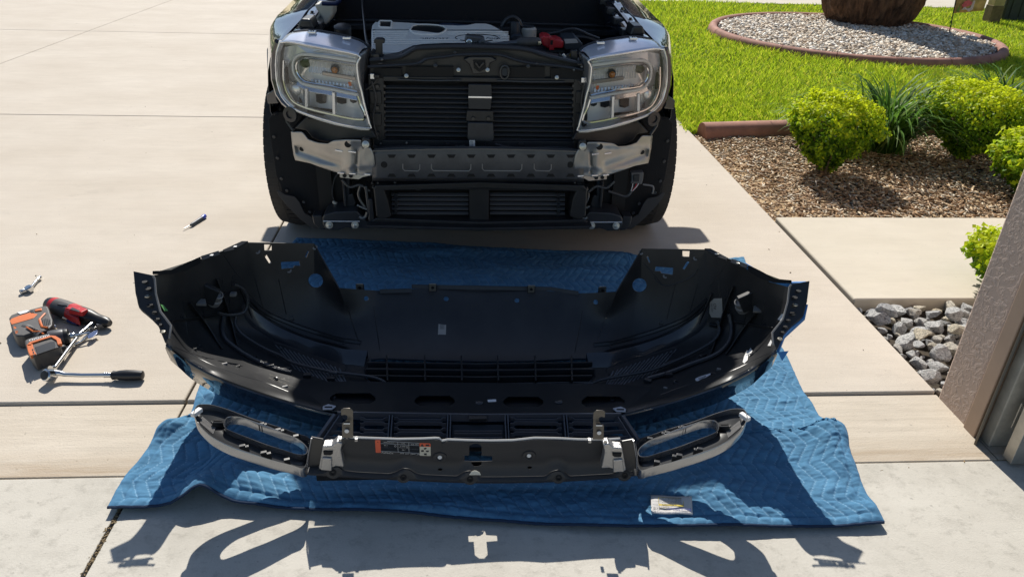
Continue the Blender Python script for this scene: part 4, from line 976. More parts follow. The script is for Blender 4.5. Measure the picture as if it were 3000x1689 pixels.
# concave face: rows bow away from the camera towards the scalloped foot
Tp = [Vector((*q, 0)) for q in [(846,1108)]+top_e+[(1578,1108)]]; Bt = [Vector((*q, 0)) for q in bot_e]
NRW = 12; Tr = resample(Tp, 110); Br = resample(Bt, 110); rows = []
for i in range(NRW):
    t = i/(NRW-1); r_ = []
    for j in range(110):
        q = Tr[j].lerp(Br[j], t); s = j/109
        bow = .010*math.sin(math.pi*t)*1.0 if .04 < s < .96 else .0
        bow += .009*math.exp(-((t-.78)/.18)**2)
        r_.append(PR(q.x, q.y, bow))
    rows.append(r_)
sh_mb = MB().grid(rows); sh_bvh = sh_mb.bvh()
shield = sh_mb.build('shield', m_bzd, gp, angle=60, solid=.003, solidoff=0)
def hitS(u, v, lift=0.0): return hitB(u, v, lift, sh_bvh)
ct = MB()
def shp(uvs):
    ps = [hitS(*q)[0] for q in uvs]
    if any(p is None for p in ps): return
    ct.prism([p+V(0, -.03, .02) for p in ps], V(0, .07, -.045))
cross = [(1180,1120),(1190,1115),(1202,1115),(1211,1121),(1211,1145),(1238,1146),(1238,1158),(1212,1160),(1210,1168),(1203,1172),(1192,1172),(1186,1166),(1184,1159),(1168,1158),(1168,1145),(1180,1144)]
shp(cross); shp(circ(1106, 1145, 5.5, 4.5, 10)); shp(circ(1330, 1141, 5.5, 4.5, 10)); shp(circ(1107, 1180, 6, 3.6, 10)); shp(circ(1332, 1175, 6, 3.6, 10))
shield.parent = None; shield.location = V(.035, 1.56, 0); cut(shield, ct); shield.parent = gp; shield.location = (0, 0, 0)
for u, v in ((1106,1147),(1330,1143)): MB().lathe([(.019, 0), (.018, -.004), (.011, -.005), (.009, -.002)], hitS(u, v, .001)[0], hitS(u, v)[1]*-1, 18).build('boss', m_bzd, gp)
for u, v in ((1106,1146),(1330,1142)): MB().lathe([(.006, 0), (.0055, .001)], hitS(u, v, .004)[0] if hitS(u, v)[0] else PR(u, v, -.002), (0, -1, .1), 12).build('boss_eye', m_white, gp)
_fa, _fb = PR(785, 1190, 0), PR(1605, 1190, 0); MB().prism([V(_fa.x, 1.552, .040), V(_fb.x, 1.552, .040), V(_fb.x, 1.552, .098), V(_fa.x, 1.552, .098)], (0, .003, 0)).build('light_leak_block', m_dark, gp, smooth=False)  # dark backing added to stop light leaking under the lip
# top edge flange, its colour made pale to look sunlit
MB().tube([PR(q.x, q.y, .001)+V(0, .004, .001) for q in resample([Vector((*q, 0)) for q in top_e], 70)], .0036, 6).build('top_flange', mat('sunlit_edge_pale', (.50, .49, .47), .4), gp)
# lower lip
rows = []
lipb = [(772,1192),(900,1200),(1050,1208),(1205,1213),(1360,1211),(1500,1204),(1612,1193)]; lb = cr([Vector((*q, 0)) for q in lipb], 15); lb = resample(lb, 110)
lt = [q.copy() for q in Br]
lt[0] = Vector((776, 1180, 0)); lt[-1] = Vector((1610, 1186, 0))
rows.append([PR(q.x, q.y, .016) for q in lt]); rows.append([PR(q.x, q.y+2, -.002) for q in lt]); rows.append([PR(q.x, q.y+1, -.004)+V(0, -.004, 0) for q in [a.lerp(b, .4) for a, b in zip(lt, lb)]]); rows.append([PR(q.x, q.y, -.002) for q in lb]); rows.append([PR(q.x, q.y, .03) for q in lb])
MB().grid(rows).build('lower_lip', m_bzd, gp, angle=50)
for u, v in ((838,1183),(1015,1194),(1182,1199),(1404,1196),(1570,1190)):
    c = PR(u, v, -.010); MB().lathe([(.009, 0), (.009, .004), (.005, .004), (.004, .002)], c+V(0, .004, 0), (0, -1, .35), 12).build('screw', m_dark, gp)
    MB().lathe([(.021, 0), (.020, .002), (.017, .003)], c+V(0, .009, 0), (0, -1, .35), 18).build('screw_boss', m_bzd, gp)
# pale half disc painted in place of light below the cross slot
MB().prism([PR(*q, -.004) for q in ((1180,1190),(1184,1183),(1192,1179),(1199,1180),(1206,1184),(1209,1190))], (0, -.001, 0)).build('painted_light_disc', mat('painted_light_pale', (.62, .60, .52), .6), gp, smooth=False)
# cast end blocks, tabs
for s in (1, -1):
    f = (lambda p: p) if s > 0 else mirB
    def Q(u, v, d=0): return f(PR(u, v, d))
    a = [(812,1118),(836,1116),(848,1106),(862,1110),(858,1128),(862,1150),(866,1170),(846,1168),(834,1172),(808,1176),(802,1174)]
    blk = MB().prism([Q(u, v, -.006) for u, v in a], (0, .028, 0)).build('end_block', m_mach, gp, bevel=.004)
    MB().prism([Q(u, v, -.0095) for u, v in ((814,1128),(838,1128),(838,1134),(832,1138),(816,1137))], (0, .004, 0)).build('block_recess', m_dark, blk, smooth=False)
    MB().prism([Q(u, v, -.012) for u, v in ((812,1142),(836,1144),(836,1176),(808,1174))], (0, .008, 0)).build('block_face', m_mach, blk, bevel=.003)
    tb = [(857,1030),(864,1026),(880,1026),(888,1033),(888,1100),(860,1100),(860,1064),(872,1056),(874,1046),(868,1042),(858,1044)]
    zt = PR(870, 1100, 0); yy = zt.y-.002
    tabo = MB().prism([f(PY(u, v, yy+ (1100-v)*.00022)) for u, v in tb], f(V(0, 0, 0)+V(0, .0025, 0))-f(V(0, 0, 0))).build('mount_tab', m_tabm, gp, bevel=.0008, label='bent metal mounting tab with a keyhole')
    MB().prism([f(PY(u, v, yy-.0012)) for u, v in ((864,1059),(880,1059),(880,1064),(864,1064))], (0, .001, 0)).build('tab_slot', m_dark, tabo, smooth=False); MB().prism([f(PY(u, v, yy-.0016)) for u, v in ((864,1063),(880,1063),(880,1066),(864,1066))], (0, .001, 0)).build('slot_lip', m_white, tabo, smooth=False)
    MB().lathe([(.006, 0), (.0055, .0015)], f(PY(872, 1083, yy-.001)), (0, -1, 0), 12).build('tab_hole', m_white, tabo)
    for u in (851, 892): MB().prism([Q(u, 1101, -.003), Q(u+8, 1101, -.003), Q(u+8, 1108, -.003), Q(u, 1108, -.003)], (0, .012, 0)).build('tab_seat', m_mach, gp, bevel=.001)
    # silver wing: outer wall, slot wall, recessed black web
    zx = ZF(300, 1100, 2.461)
    outer = ZS(zx, [(655,262),(668,228),(690,206),(740,202),(800,209),(900,238),(1000,274),(1100,310),(1200,342),(1300,375),(1400,412),(1500,452),(1490,540),(1462,664),(1380,648),(1300,628),(1200,602),(1100,570),(1000,538),(900,500),(820,460),(760,420),(700,360),(668,310)])
    slot = ZS(zx, [(878,350),(890,316),(920,296),(1000,300),(1100,334),(1200,370),(1300,410),(1400,450),(1470,512),(1462,560),(1400,562),(1300,530),(1200,498),(1100,460),(1000,424),(920,392),(888,372)])
    def WZ(u, v): 
        t = (u-486)/(780-486); return .268-.150*t
    def Wp(u, v, d=0): return f(G(u, v, WZ(u, v))+V(0, 0, -d))
    oc = cr([Vector((*q, 0)) for q in outer+outer[:1]], 3)[:-1]; sc_ = cr([Vector((*q, 0)) for q in slot+slot[:1]], 3)[:-1]
    def wall(name, loop, depth, thick, mtl, slope=.2):
        n = len(loop); c = sum(loop, Vector((0, 0, 0)))/n; rows = []
        for k in range(n+1):
            q = loop[k % n]; d_ = (q-c).normalized()
            t_ = Wp(q.x, q.y); b_ = t_+V(0, 0, -depth); i_ = Wp(q.x-d_.x*thick, q.y-d_.y*thick); ib = i_+V(0, 0, -depth*.9)
            rows.append([b_, t_+V(0, 0, -.0015), t_*.7+i_*.3, i_, ib])
        return MB().grid(rows).build(name, mtl, gp, angle=50)
    wall('wing_wall', oc, .030, 2.4, m_sil); wall('slot_wall', sc_, .026, -2.4, m_sil)
    # web with a hole: connect outer loop and slot loop by nearest angular order
    n = 96; c = sum(sc_, Vector((0, 0, 0)))/len(sc_)
    o2 = resample(oc+oc[:1], n+1)[:-1]; s2 = resample(sc_+sc_[:1], n+1)[:-1]
    k0 = min(range(n), key=lambda k: (s2[k]-o2[0]).length)
    rows = []
    for k in range(n+1): 
        a = o2[k % n]; b = s2[(k+k0) % n]; rows.append([Wp(a.lerp(b, t).x, a.lerp(b, t).y, .024 if 0 < t < 1 else .020) for t in (0, .15, .5, .85, 1)])
    MB().grid(rows).build('wing_web', m_ppg, gp, angle=50, solid=.002)
    for t in (.30, .34, .55, .60, .82): # clips on the lower and upper flange of the wing
        q = outer[12].lerp(outer[20], t) if False else None
        for la, lb_ in (((1000,290),(1480,455)), ((820,440),(1440,630))):
            x, y = la[0]+(lb_[0]-la[0])*t, la[1]+(lb_[1]-la[1])*t; u, v = zx(x, y); MB().box(Wp(u, v, .012), (.016, .010, .022), Matrix.Rotation(.3*s, 3, 'Z')).build('wing_clip', m_ppg, gp, bevel=.0015)
    for k in range(14):
        u, v = zx(712+k*7, 250+k*6); a_ = Wp(u, v, .020); b_ = Wp(u-6, v+16, .020); MB().tube([a_, b_], .0012, 4).build('web_rib', m_sensor, gp)
    ps = [Wp(*zx(*q), .006) for q in ((782,308),(800,296),(880,302),(880,318),(868,326),(790,324))]; st_ = MB().prism(ps, (0, 0, -.028)).build('slot_stay', m_ppg, gp, bevel=.001)
    ps = [Wp(*zx(*q), .004) for q in ((800,304),(862,308),(858,316),(804,314))]; MB().prism(ps, (0, 0, -.001)).build('stay_slot', m_dark, st_, smooth=False)
    MB().box(Wp(*zx(676, 250), .006), (.014, .030, .012), Matrix.Rotation(-.5*s, 3, 'Z')).build('tip_clip', m_white, gp, bevel=.002)
    MB().prism([f(PR(*q, .012)) for q in ((780,1106),(812,1112),(806,1180),(772,1182))], (0, .006, 0)).build('wing_joint', m_ppg, gp, bevel=.002); MB().tube([f(PR(*q, .008)) for q in ((782,1106),(774,1150),(772,1182))], .0022, 6).build('joint_edge', m_sil, gp)
# rear lattice of the grille seen from behind
def GZ(u, v): return G(u, v, .155-(v-1035)*.0007)
m_lat = mat('lattice_satin', (.085, .090, .105), .28, coat=.3)
def lat(name, pts, w=.005, d=.026): return MB().flatbar([GZ(*p)+V(0, 0, -.010) for p in pts], w, d).build(name, m_lat, gp, bevel=.0008)
lat('lattice_bar', [(848,1036),(1205,1042),(1562,1040)]); lat('lattice_bar', [(796,1108),(846,1038)], .010, .03); lat('lattice_bar', [(1606,1110),(1562,1042)], .010, .03)
lat('lattice_bar', [(812,1108),(858,1040)], .004); lat('lattice_bar', [(1592,1110),(1550,1044)], .004)
for u0, u1 in ((984,979),(1130,1128),(1273,1276),(1420,1426)):
    for du in (-3.5, 3.5): lat('lattice_bar', [(u0+du, 1038), (u1+du, 1104)], .0035)
zq = ZF(850, 1150, 4.293); zr = ZF(1350, 1150, 4.293)
cells = [(905, 976), (990, 1122), (1137, 1267), (1283, 1413), (1430, 1500)]
for ci, (a, b) in enumerate(cells):
    if ci == 2:
        for v in (1078, 1084, 1094): lat('lattice_bar', [(a+4, v), (b-4, v)], .0022, .010)
        MB().prism([GZ(*q)+V(0, 0, -.030) for q in ((a, 1046), (b, 1046), (b, 1102), (a, 1102))], (0, 0, -.002)).build('centre_plate', m_ppg, gp, smooth=False)
        MB().box(GZ((a+b)/2, 1050), (.052, .020, .012)).build('latch_boss', m_ppg, gp, bevel=.002)
        continue
    for v in (1050, 1056, 1076, 1082):
        e = 5 if v in (1050, 1076) else -4
        lat('lattice_bar', [(a, v-e), (a+8, v-e), (a+14, v), (b-14, v+1), (b-8, v-e+1), (b, v-e+1)], .0026, .014)
for q in ([(835,1058),(880,1062)], [(822,1078),(905,1083)], [(814,1092),(905,1098)], [(1500,1060),(1572,1058)], [(1500,1082),(1585,1076)], [(1500,1098),(1595,1092)]): lat('lattice_bar', q, .0028, .014)
MB().prism([GZ(*q)+V(0, 0, -.075) for q in ((850,1038),(1560,1042),(1585,1082),(820,1080))], (0, 0, -.003)).build('grille_face', m_pp, gp, smooth=False)
# refrigerant and fan warning sticker on the shield
zs = ZF(1080, 1270, 12.88)
m_or = mat('orange_print', (.62, .115, .055), .6); m_cream = mat('cream_print', (.50, .48, .40), .6); m_wline = mat('white_print', (.60, .60, .60), .6); m_stk = mat('black_sticker', (.010, .012, .016), .35)
def sp(x, y, l=.0012): 
    h_, n_ = hitS(*zs(x, y), l); return h_ if h_ is not None else PR(*zs(x, y), -l)
def patch(name, pts, m_, l, par):
    ps = [sp(x, y, l) for x, y in pts]; n_ = hitS(*zs(1100, 500))[1]
    return MB().prism(ps, n_*.0002).build(name, m_, par, smooth=False)
wl = patch('warning_sticker', [(455,250),(1915,325),(1930,800),(475,690)], m_stk, .0012, gp); wl['label'] = 'black, orange and cream warning sticker on the shield'
patch('orange_band', [(245,235),(260,218),(430,218),(445,235),(465,680),(450,692),(290,690),(272,675)], m_or, .0016, wl)
patch('orange_band', [(1920,320),(2310,335),(2335,360),(2338,470),(1925,455)], m_or, .0016, wl); patch('cream_field', [(1925,455),(2338,470),(2345,790),(2325,812),(1950,795),(1932,780)], m_cream, .0016, wl)
for x, y, s in ((345,290,45),(2020,400,70)): patch('warning_triangle', [(x-s, y+s*.65), (x, y-s*.85), (x+s, y+s*.75)], m_ink, .002, wl)
for pts in ([(300,420),(330,370),(365,385),(350,420),(390,430),(310,440)], [(335,540),(360,485),(390,540),(365,520)], [(300,590),(420,590),(425,650),(305,645)], [(2150,370),(2290,375),(2295,440),(2155,435)], [(2080,530),(2130,490),(2200,500),(2170,550),(2100,565)], [(1980,590),(2080,575),(2090,650),(1985,655)], [(2150,600),(2290,600),(2250,665),(2170,655)], [(2090,710),(2190,705),(2195,780),(2095,775)]): patch('symbol', pts, m_ink, .002, wl)
def sline(a, b): 
    pa, pb_ = sp(*a, .0022), sp(*b, .0022); MB().tube([pa, pb_], .0005, 4).build('table_line', m_wline, wl)
for a, b in (((455,330),(1910,415)), ((455,470),(1910,560)), ((455,620),(1910,705)), ((1100,270),(1115,655)), ((1515,300),(1525,680)), ((700,245),(1910,325))): sline(a, b)
sx_ = sp(1900, 415)-sp(470, 330); sy_ = sp(470, 330)-sp(480, 620)
def stx(s, x, y, size, m_=None): text_mesh('sticker_text', s, sp(x, y, .0022), sx_, sy_, size, m_ or m_wline, wl, lift=.0003)
stx('FoMoCo', 490, 700, .0085); stx('R-1234yf', 590, 420, .0065); stx('2.0L', 1235, 345, .0058); stx('2.5L HEV', 1590, 375, .0055); stx('0.550 kg', 1195, 445, .0058); stx('0.500 kg', 1610, 470, .0058); stx('19 oz (1.21 lbs)', 1150, 490, .0038); stx('17.6 oz (1.10 lbs)', 1545, 515, .0038); stx('PAG', 1265, 590, .005); stx('POE', 1680, 615, .005); stx('SAE  J639  J2842  J2845', 1195, 720, .0060); stx('REFRIGERANT', 570, 300, .0042)
MB().tube([sp(1010+32*math.cos(a*.6283), 435+30*math.sin(a*.6283), .0022) for a in range(11)], .0005, 4).build('symbol', m_wline, wl)
# ================================================================== pickup truck with its front cover off
XC = .043
def Ys(a): return 2.80+.35*(min(a, 1.05)/.95)**4
def PS(u, v, off=0.0):
    y = 2.9
    for _ in range(14): p = PY(u, v, y); y = Ys(abs(p.x-XC))+off
    return PY(u, v, y)
def mT(p): return V(2*XC-p.x, p.y, p.z)
tr = thing('pickup_truck', 'dark pickup truck with its front bumper cover removed and hood open', 'truck', V(XC, 3.5, 0))
z1 = ZF(750, 0, 3.6246); z2 = ZF(1350, 0, 3.6246); z3 = ZF(750, 350, 3.918); z4 = ZF(1350, 350, 3.918); ze = ZF(1060, 20, 3.68)
m_body = mat('truck_paint', (.006, .011, .024), .10, coat=1.0, spec=.6)
m_trk = mat('truck_plastic', (.020, .0205, .0225), .45, var=.25, vscale=12, bump=.15, bscale=300, bdist=.0006); m_trs = mat('truck_satin', (.030, .031, .034), .30)
m_felt = mat('liner_felt', (.009, .0095, .011), .9, bump=.5, bscale=250); m_deep = mat('deep_black', (.004, .004, .0045), .7)
m_beam = mat('beam_coat', (.085, .088, .095), .42, .35, var=.2, vscale=14); m_alu = mat('bare_steel', (.38, .37, .35), .40, .7, var=.12, vscale=9, bump=.05, bscale=40, rvar=.08)
m_rub = mat('tyre_rubber', (.016, .016, .016), .75, var=.2, vscale=30); m_chr = mat('chrome', (.72, .72, .73), .10, 1.0); m_refl = mat('lamp_reflector', (.93, .92, .89), .18, .45, bump=.25, bscale=60, bdist=.004)
mat('dull_steel', (.14, .14, .14), .35, .7); m_lgrey = mat('lamp_silver', (.90, .90, .90), .20, .5); m_zinc = mat('zinc_bolt', (.55, .54, .50), .35, .9)
def both(mb, name, m_, par=tr, **k):
    a = mb.build(name, m_, par, **k); b = mb.mapped(mT).build(name, m_, par, **k); return a, b
# ---- wheels
def wheel(a, yc):
    out = []
    for s in (-1, 1):
        mb = MB(); W = .235; x0 = XC+s*(a-W/2)
        prof = [(.235, -.5), (.29, -.52), (.335, -.50), (.352, -.44), (.360, -.30), (.361, 0), (.360, .30), (.352, .44), (.335, .50), (.29, .52), (.235, .5)]
        mb.lathe([(r, h*W) for r, h in prof], (x0, yc, .361), (s, 0, 0), 64)
        t_ = mb.build('tyre', m_rub, tr, angle=30)
        lug = MB()
        for k in range(64):
            an = 2*math.pi*k/64
            for h0, h1, tw in ((-.49, -.27, .02), (-.23, -.02, .0), (.02, .23, .0), (.27, .49, .02)):
                rr = .3655 if abs(h0+h1) < .6 else .3615
                e = .040
                ps = []
                for hh, da in ((h0, -.5), (h1, -.5), (h1, .5), (h0, .5)):
                    ang = an+da*e*2+tw*(hh); r_ = rr-(.012 if abs(hh) > .45 else 0)
                    ps.append(V(x0+s*hh*W, yc+math.cos(ang)*r_, .361+math.sin(ang)*r_))
                c_ = V(0, math.cos(an), math.sin(an)); lug.prism(ps, -c_*.012)
        lug.build('tread', m_rub, t_, smooth=False)
        rim = MB().lathe([(.02, .44*W), (.05, .46*W), (.06, .36*W), (.20, .40*W), (.228, .50*W), (.235, .48*W), (.232, -.4*W), (.1, -.4*W)], (x0, yc, .361), (s, 0, 0), 40)
        rim.build('rim', mat('rim_alloy', (.10, .10, .105), .3, .8), t_)
wheel(.915, 3.49); wheel(.915, 6.56)
# ---- fenders
YY = [3.06, 3.11, 3.17, 3.25, 3.36, 3.49, 3.62, 3.74, 3.84, 3.91, 4.10, 4.45]
def fou(y): return .834+.086*min(1, max(0, (y-3.06)/.42))
def arch(y):
    d = abs(y-3.49); return .361+math.sqrt(max(.43**2-d*d, 0)) if d < .43 else .30
rows = []
for y in YY:
    ia = .765-.03*min(1, (y-3.06)/.3)-.02*max(0, (y-3.36)/1.0); iz = .925+.060*min(1, (y-3.06)/.40)+.04*max(0, (y-3.46)/.6)
    zb = arch(y) if y < 3.9 else .32
    if y < 3.12: zb = .64
    ou = fou(y)
    prof = [(ia, iz-.05), (ia+.004, iz), (ia+.03, iz-.004), (ou-.050, iz-.028), (ou-.022, iz-.062), (ou-.006, iz-.115), (ou, max(iz-.17, zb+.04)), (ou+.004, zb+.012), (ou, zb), (ou-.03, zb)]
    rows.append([V(XC-a, y, z) for a, z in prof])
cols = list(zip(*rows)); sm = [cr(list(c), 4) for c in cols]; rows2 = [[sm[k][i] for k in range(len(sm))] for i in range(len(sm[0]))]
both(MB().grid(rows2), 'fender', m_body, angle=60, solid=.003)
# arch cladding
rows = []
for k in range(25):
    an = R(141-k*5.2); r0, r1 = .405, .475
    yy = lambda r: 3.49-math.cos(math.pi-an)*r if False else 3.49+math.cos(an)*r
    zz = lambda r: .361+math.sin(an)*r
    c_ = fou(yy(r1))-.002; rows.append([V(XC-c_+.035, yy(r0), zz(r0)), V(XC-c_-.006, yy(r0), zz(r0)), V(XC-c_-.011, yy(r0+.02), zz(r0+.02)), V(XC-c_-.007, yy(r1-.008), zz(r1-.008)), V(XC-c_+.004, yy(r1), zz(r1))])
both(MB().grid(rows), 'arch_cladding', m_trs, angle=50, solid=.003)
# fender foot bracket below the lamp, at the outer edge
pts = [PS(*z1(*q), .02) for q in ((108,1010),(170,970),(225,930),(235,990),(215,1040),(240,1100),(125,1105))]
both(MB().prism(pts, (0, .05, 0)), 'fender_bracket', m_trs, bevel=.004)
# ---- body, cab, hood (mostly out of frame, they throw the shadows)
for s in (-1, 1):
    prof = [(4.42, .30), (5.95, .30), (6.05, .42), (6.2, .72), (6.56, .80), (6.95, .70), (7.08, .42), (7.15, .38), (7.55, .40), (7.58, .98), (5.9, 1.02), (4.45, 1.05)]
    MB().prism([V(XC+s*.925, y, z) for y, z in prof], (-s*.09, 0, 0)).build('body_side', m_body, tr, bevel=.02, seg=3)
MB().box2((XC-.84, 4.5, .30), (XC+.84, 7.5, .55)).build('underbody_light_block', m_deep, tr); MB().box2((XC-.62, 3.0, .26), (XC+.62, 4.5, .62)).build('front_light_block', m_deep, tr)  # plain dark boxes added to keep light from under the truck
sec = [(4.36, 1.06, .80), (4.62, 1.28, .735), (4.95, 1.555, .655), (5.15, 1.65, .62), (5.6, 1.69, .61), (5.95, 1.66, .62), (6.12, 1.55, .65), (6.2, 1.06, .79)]
rows = [[V(XC+f_*w_, y, z-(.02 if abs(f_) > .9 else 0)) for f_ in (-1, -.9, -.5, 0, .5, .9, 1)] for y, z, w_ in sec]
MB().grid(rows).build('cab_roof', m_body, tr, angle=40, solid=.02)
MB().grid([[V(XC+f_*w_, y-.012, z+.012) for f_ in (-.88, -.4, 0, .4, .88)] for y, z, w_ in ((4.42, 1.10, .78), (4.66, 1.31, .73), (4.93, 1.54, .66))]).build('windscreen', mat('tinted_glass', (.01, .014, .016), .03, spec=.8, coat=.5), tr)
for s in (-1, 1):
    MB().prism([V(XC+s*.80, 4.40, 1.05), V(XC+s*.80, 6.18, 1.05), V(XC+s*.66, 6.10, 1.54), V(XC+s*.63, 5.2, 1.63), V(XC+s*.66, 4.95, 1.54)], (-s*.01, 0, 0)).build('side_window', MATS['tinted_glass'], tr, smooth=False)
    mi = MB(); rows = []
    for i in range(9):
        t = i/8; sx = XC+s*(.86+.215*t); k = math.sqrt(max(1-(2*t-1.0)**2*.55, .05)) if t > .5 else 1
        rows.append([V(sx, 4.44+.055*math.cos(a), 1.115+.085*k*math.sin(a)) for a in [2*math.pi*j/14 for j in range(15)]])
    mi.grid(rows); mi.f.append([8*15+j for j in range(14)]); mi.build('door_mirror', m_body, tr, angle=60)
HA = R(62)
rows = []; rows_in = []
for i in range(15):
    t = i/14; L_ = 1.14*t; y = 4.16-math.cos(HA)*L_; z = 1.075+math.sin(HA)*L_; wv = .705-.015*t-(.10*max(0, (t-.86)/.14)**2)
    rows.append([V(XC+f_*wv, y-(.030*(1-f_*f_))*math.sin(HA)*-1, z+.02*(1-f_*f_)) for f_ in [k/10-1 for k in range(21)]])
MB().grid(rows).build('hood', m_body, tr, angle=60, solid=.035)
MB().grid([[p+V(0, -.028, -.014)-(p-V(XC, p.y, p.z))*.07 for p in r] for r in rows[1:-1]]).build('hood_liner', m_felt, tr, solid=.008)
# ---- engine bay
MB().box2((XC-.66, 2.93, .66), (XC+.66, 4.0, .70)).build('bay_floor', m_deep, tr)
fw = [V(XC-.74, 3.93, .62), V(XC+.74, 3.93, .62), V(XC+.74, 4.02, 1.14), V(XC-.74, 4.02, 1.14)]
MB().prism(fw, (0, .03, 0)).build('firewall', m_felt, tr, smooth=False)
MB().flatbar([PY(835, 50, 3.90), PY(1200, 55, 3.90), PY(1620, 68, 3.90)], .03, .012).build('cowl_seal', m_trs, tr, bevel=.004)
MB().flatbar([PY(860, 66, 3.86), PY(1200, 73, 3.86), PY(1600, 84, 3.86)], .05, .03).build('cowl_rail', m_trk, tr, bevel=.006)
mb = MB().prism([V(XC-.70, 2.98, .70), V(XC-.70, 3.98, .70), V(XC-.69, 3.98, 1.04), V(XC-.70, 3.2, .965), V(XC-.70, 3.02, .90)], (.02, 0, 0)); both(mb, 'inner_fender', m_body, bevel=.004)
mb = MB()
rows = []
for i in range(14):
    t = i/13; y = 3.08+.9*t; z = .945+.075*t+.010*math.sin(t*17)*(.5); rows.append([V(XC-.745, y, z-.012), V(XC-.725, y, z+.004), V(XC-.69, y, z+.006+.008*math.sin(t*23)), V(XC-.655, y, z-.004), V(XC-.640, y, z-.05)])
both(MB().grid(rows), 'fender_rail', m_body, angle=30, solid=.003)
for i in range(4):
    mb = MB().lathe([(.011, 0), (.011, .004), (.007, .005), (.007, .011)], (XC-.695, 3.2+.2*i, .972+.017*i), seg=10); both(mb, 'rail_bolt', m_body)
    mb = MB().box((XC-.66, 3.3+.2*i, .955+.017*i), (.05, .07, .03)); both(mb, 'rail_clip', m_trs, bevel=.006)
# strut covers beside the lamps
for pts in (((440,300),(470,200),(580,205),(620,320)),):
    mb = MB().prism([PY(*z1(*q), 3.16) for q in pts], (0, .12, 0)); both(mb, 'lamp_bracket', m_trs, bevel=.01)
# washer bottle on the left
wb = MB().prism([PY(*z1(*q), 3.42) for q in ((690,190),(610,50),(700,40),(815,60),(820,160),(770,240),(690,300),(620,310),(640,250))], (0, .12, 0)).build('washer_bottle', mat('milky_plastic', (.52, .49, .42), .45), tr, bevel=.012, seg=3)
MB().tube([PY(*z1(*q), 3.38) for q in ((700,38),(760,42),(850,40),(885,10),(890,-20))], .009, 8).build('bottle_hose', mat('blue_hose', (.01, .015, .06), .3), tr)
MB().lathe([(.032, -.02), (.034, 0), (.034, .020), (.028, .024)], PY(*z1(922, 335), 3.12), (0, -.25, 1), 12).build('filler_cap', m_trk, tr)
MB().tube(cr([PY(*z1(*q), y) for q, y in (((1130,-20), 3.75), ((1135,100), 3.6), ((1150,250), 3.4), ((1165,400), 3.2), ((1190,500), 3.0))], 4), .0055, 8).build('prop_rod', m_trs, tr)
# ---- engine cover
def EC(x, y, l=0.0):
    yy = 3.40-(y-160)/320*.38; p = PY(*ze(x, y), yy); return p+V(0, 0, l)
m_cov = mat('engine_silver', (.93, .88, .78), .38, .10, var=.06, vscale=30, bump=.5, bscale=500, bdist=.0006)
cov_out = [(110,190),(135,158),(300,155),(500,166),(740,186),(1040,196),(1130,192),(1220,174),(1340,174),(1400,190),(1520,252),(1585,300),(1596,360),(1598,420),(1500,432),(1050,440),(820,462),(560,488),(430,486),(130,476),(98,440),(100,250)]
cv = MB().prism([EC(*q) for q in cov_out], (0, 0, -.06)).build('engine_cover', m_cov, tr, bevel=.010, seg=3)
for pts in ([(190,168),(200,160),(318,162),(326,172),(318,226),(306,232),(196,228),(188,220)], [(520,255),(545,215),(600,200),(700,200),(820,208),(880,220),(915,245),(890,275),(840,298),(760,306),(640,304),(560,292)]):
    MB().prism([EC(*q, .0004) for q in pts], (0, 0, .0012)).build('cover_well', mat('well_black', (.012, .014, .016), .35), cv, smooth=False); MB().tube([EC(*q, .002) for q in pts+pts[:1]], .0045, 6).build('well_rim', m_cov, cv)
for i, y in enumerate((270, 292, 314, 336, 358, 380, 402)):
    segs = [(120, 500-i*0), (925, 1580)] if i < 2 else ([(120, 480), (1490, 1590)] if i in (2, 3) else [(120, 1590)])
    for a, b in segs: MB().flatbar([EC(a, y+(6 if a > 900 else 0), .001), EC((a+b)/2, y+2, .001), EC(b, y+6, .001)], .009, .005).build('cover_rib', m_cov, cv, bevel=.0015)
    for a, b in segs: MB().flatbar([EC(a, y+11+(6 if a > 900 else 0), .0004), EC((a+b)/2, y+13, .0004), EC(b, y+17, .0004)], .0062, .0016).build('rib_groove', mat('groove_grey', (.045, .045, .042), .5), cv)
MB().flatbar([EC(115, 252, .001), EC(500, 250, .001), EC(530, 262, .001)], .007, .003).build('rib_groove', MATS['groove_grey'], cv); MB().flatbar([EC(915, 256, .001), EC(1520, 256, .001)], .007, .003).build('rib_groove', MATS['groove_grey'], cv)
xd = EC(900, 352)-EC(500, 352); yd = EC(500, 330)-EC(500, 352)
text_mesh('cover_lettering', 'ECOBOOST', EC(500, 356), xd, yd, .030, MATS['groove_grey'], cv, lift=.002, squash=1.05, shear=.15)
MB().tube([EC(1240+232*math.cos(a*.2618), 340+38*math.sin(a*.2618), .002) for a in range(25)], .0018, 5).build('emblem_oval', MATS['groove_grey'], cv); text_mesh('emblem_lettering', 'Ford', EC(1330, 352), xd, yd, .032, MATS['groove_grey'], cv, lift=.002, shear=.3)
MB().prism([EC(*q, -.006) for q in ((770,184),(860,160),(950,158),(1100,170),(1200,176),(1040,200))], (0, .05, -.03)).build('plenum', mat('plenum_blue', (.020, .035, .075), .4), tr, bevel=.006)
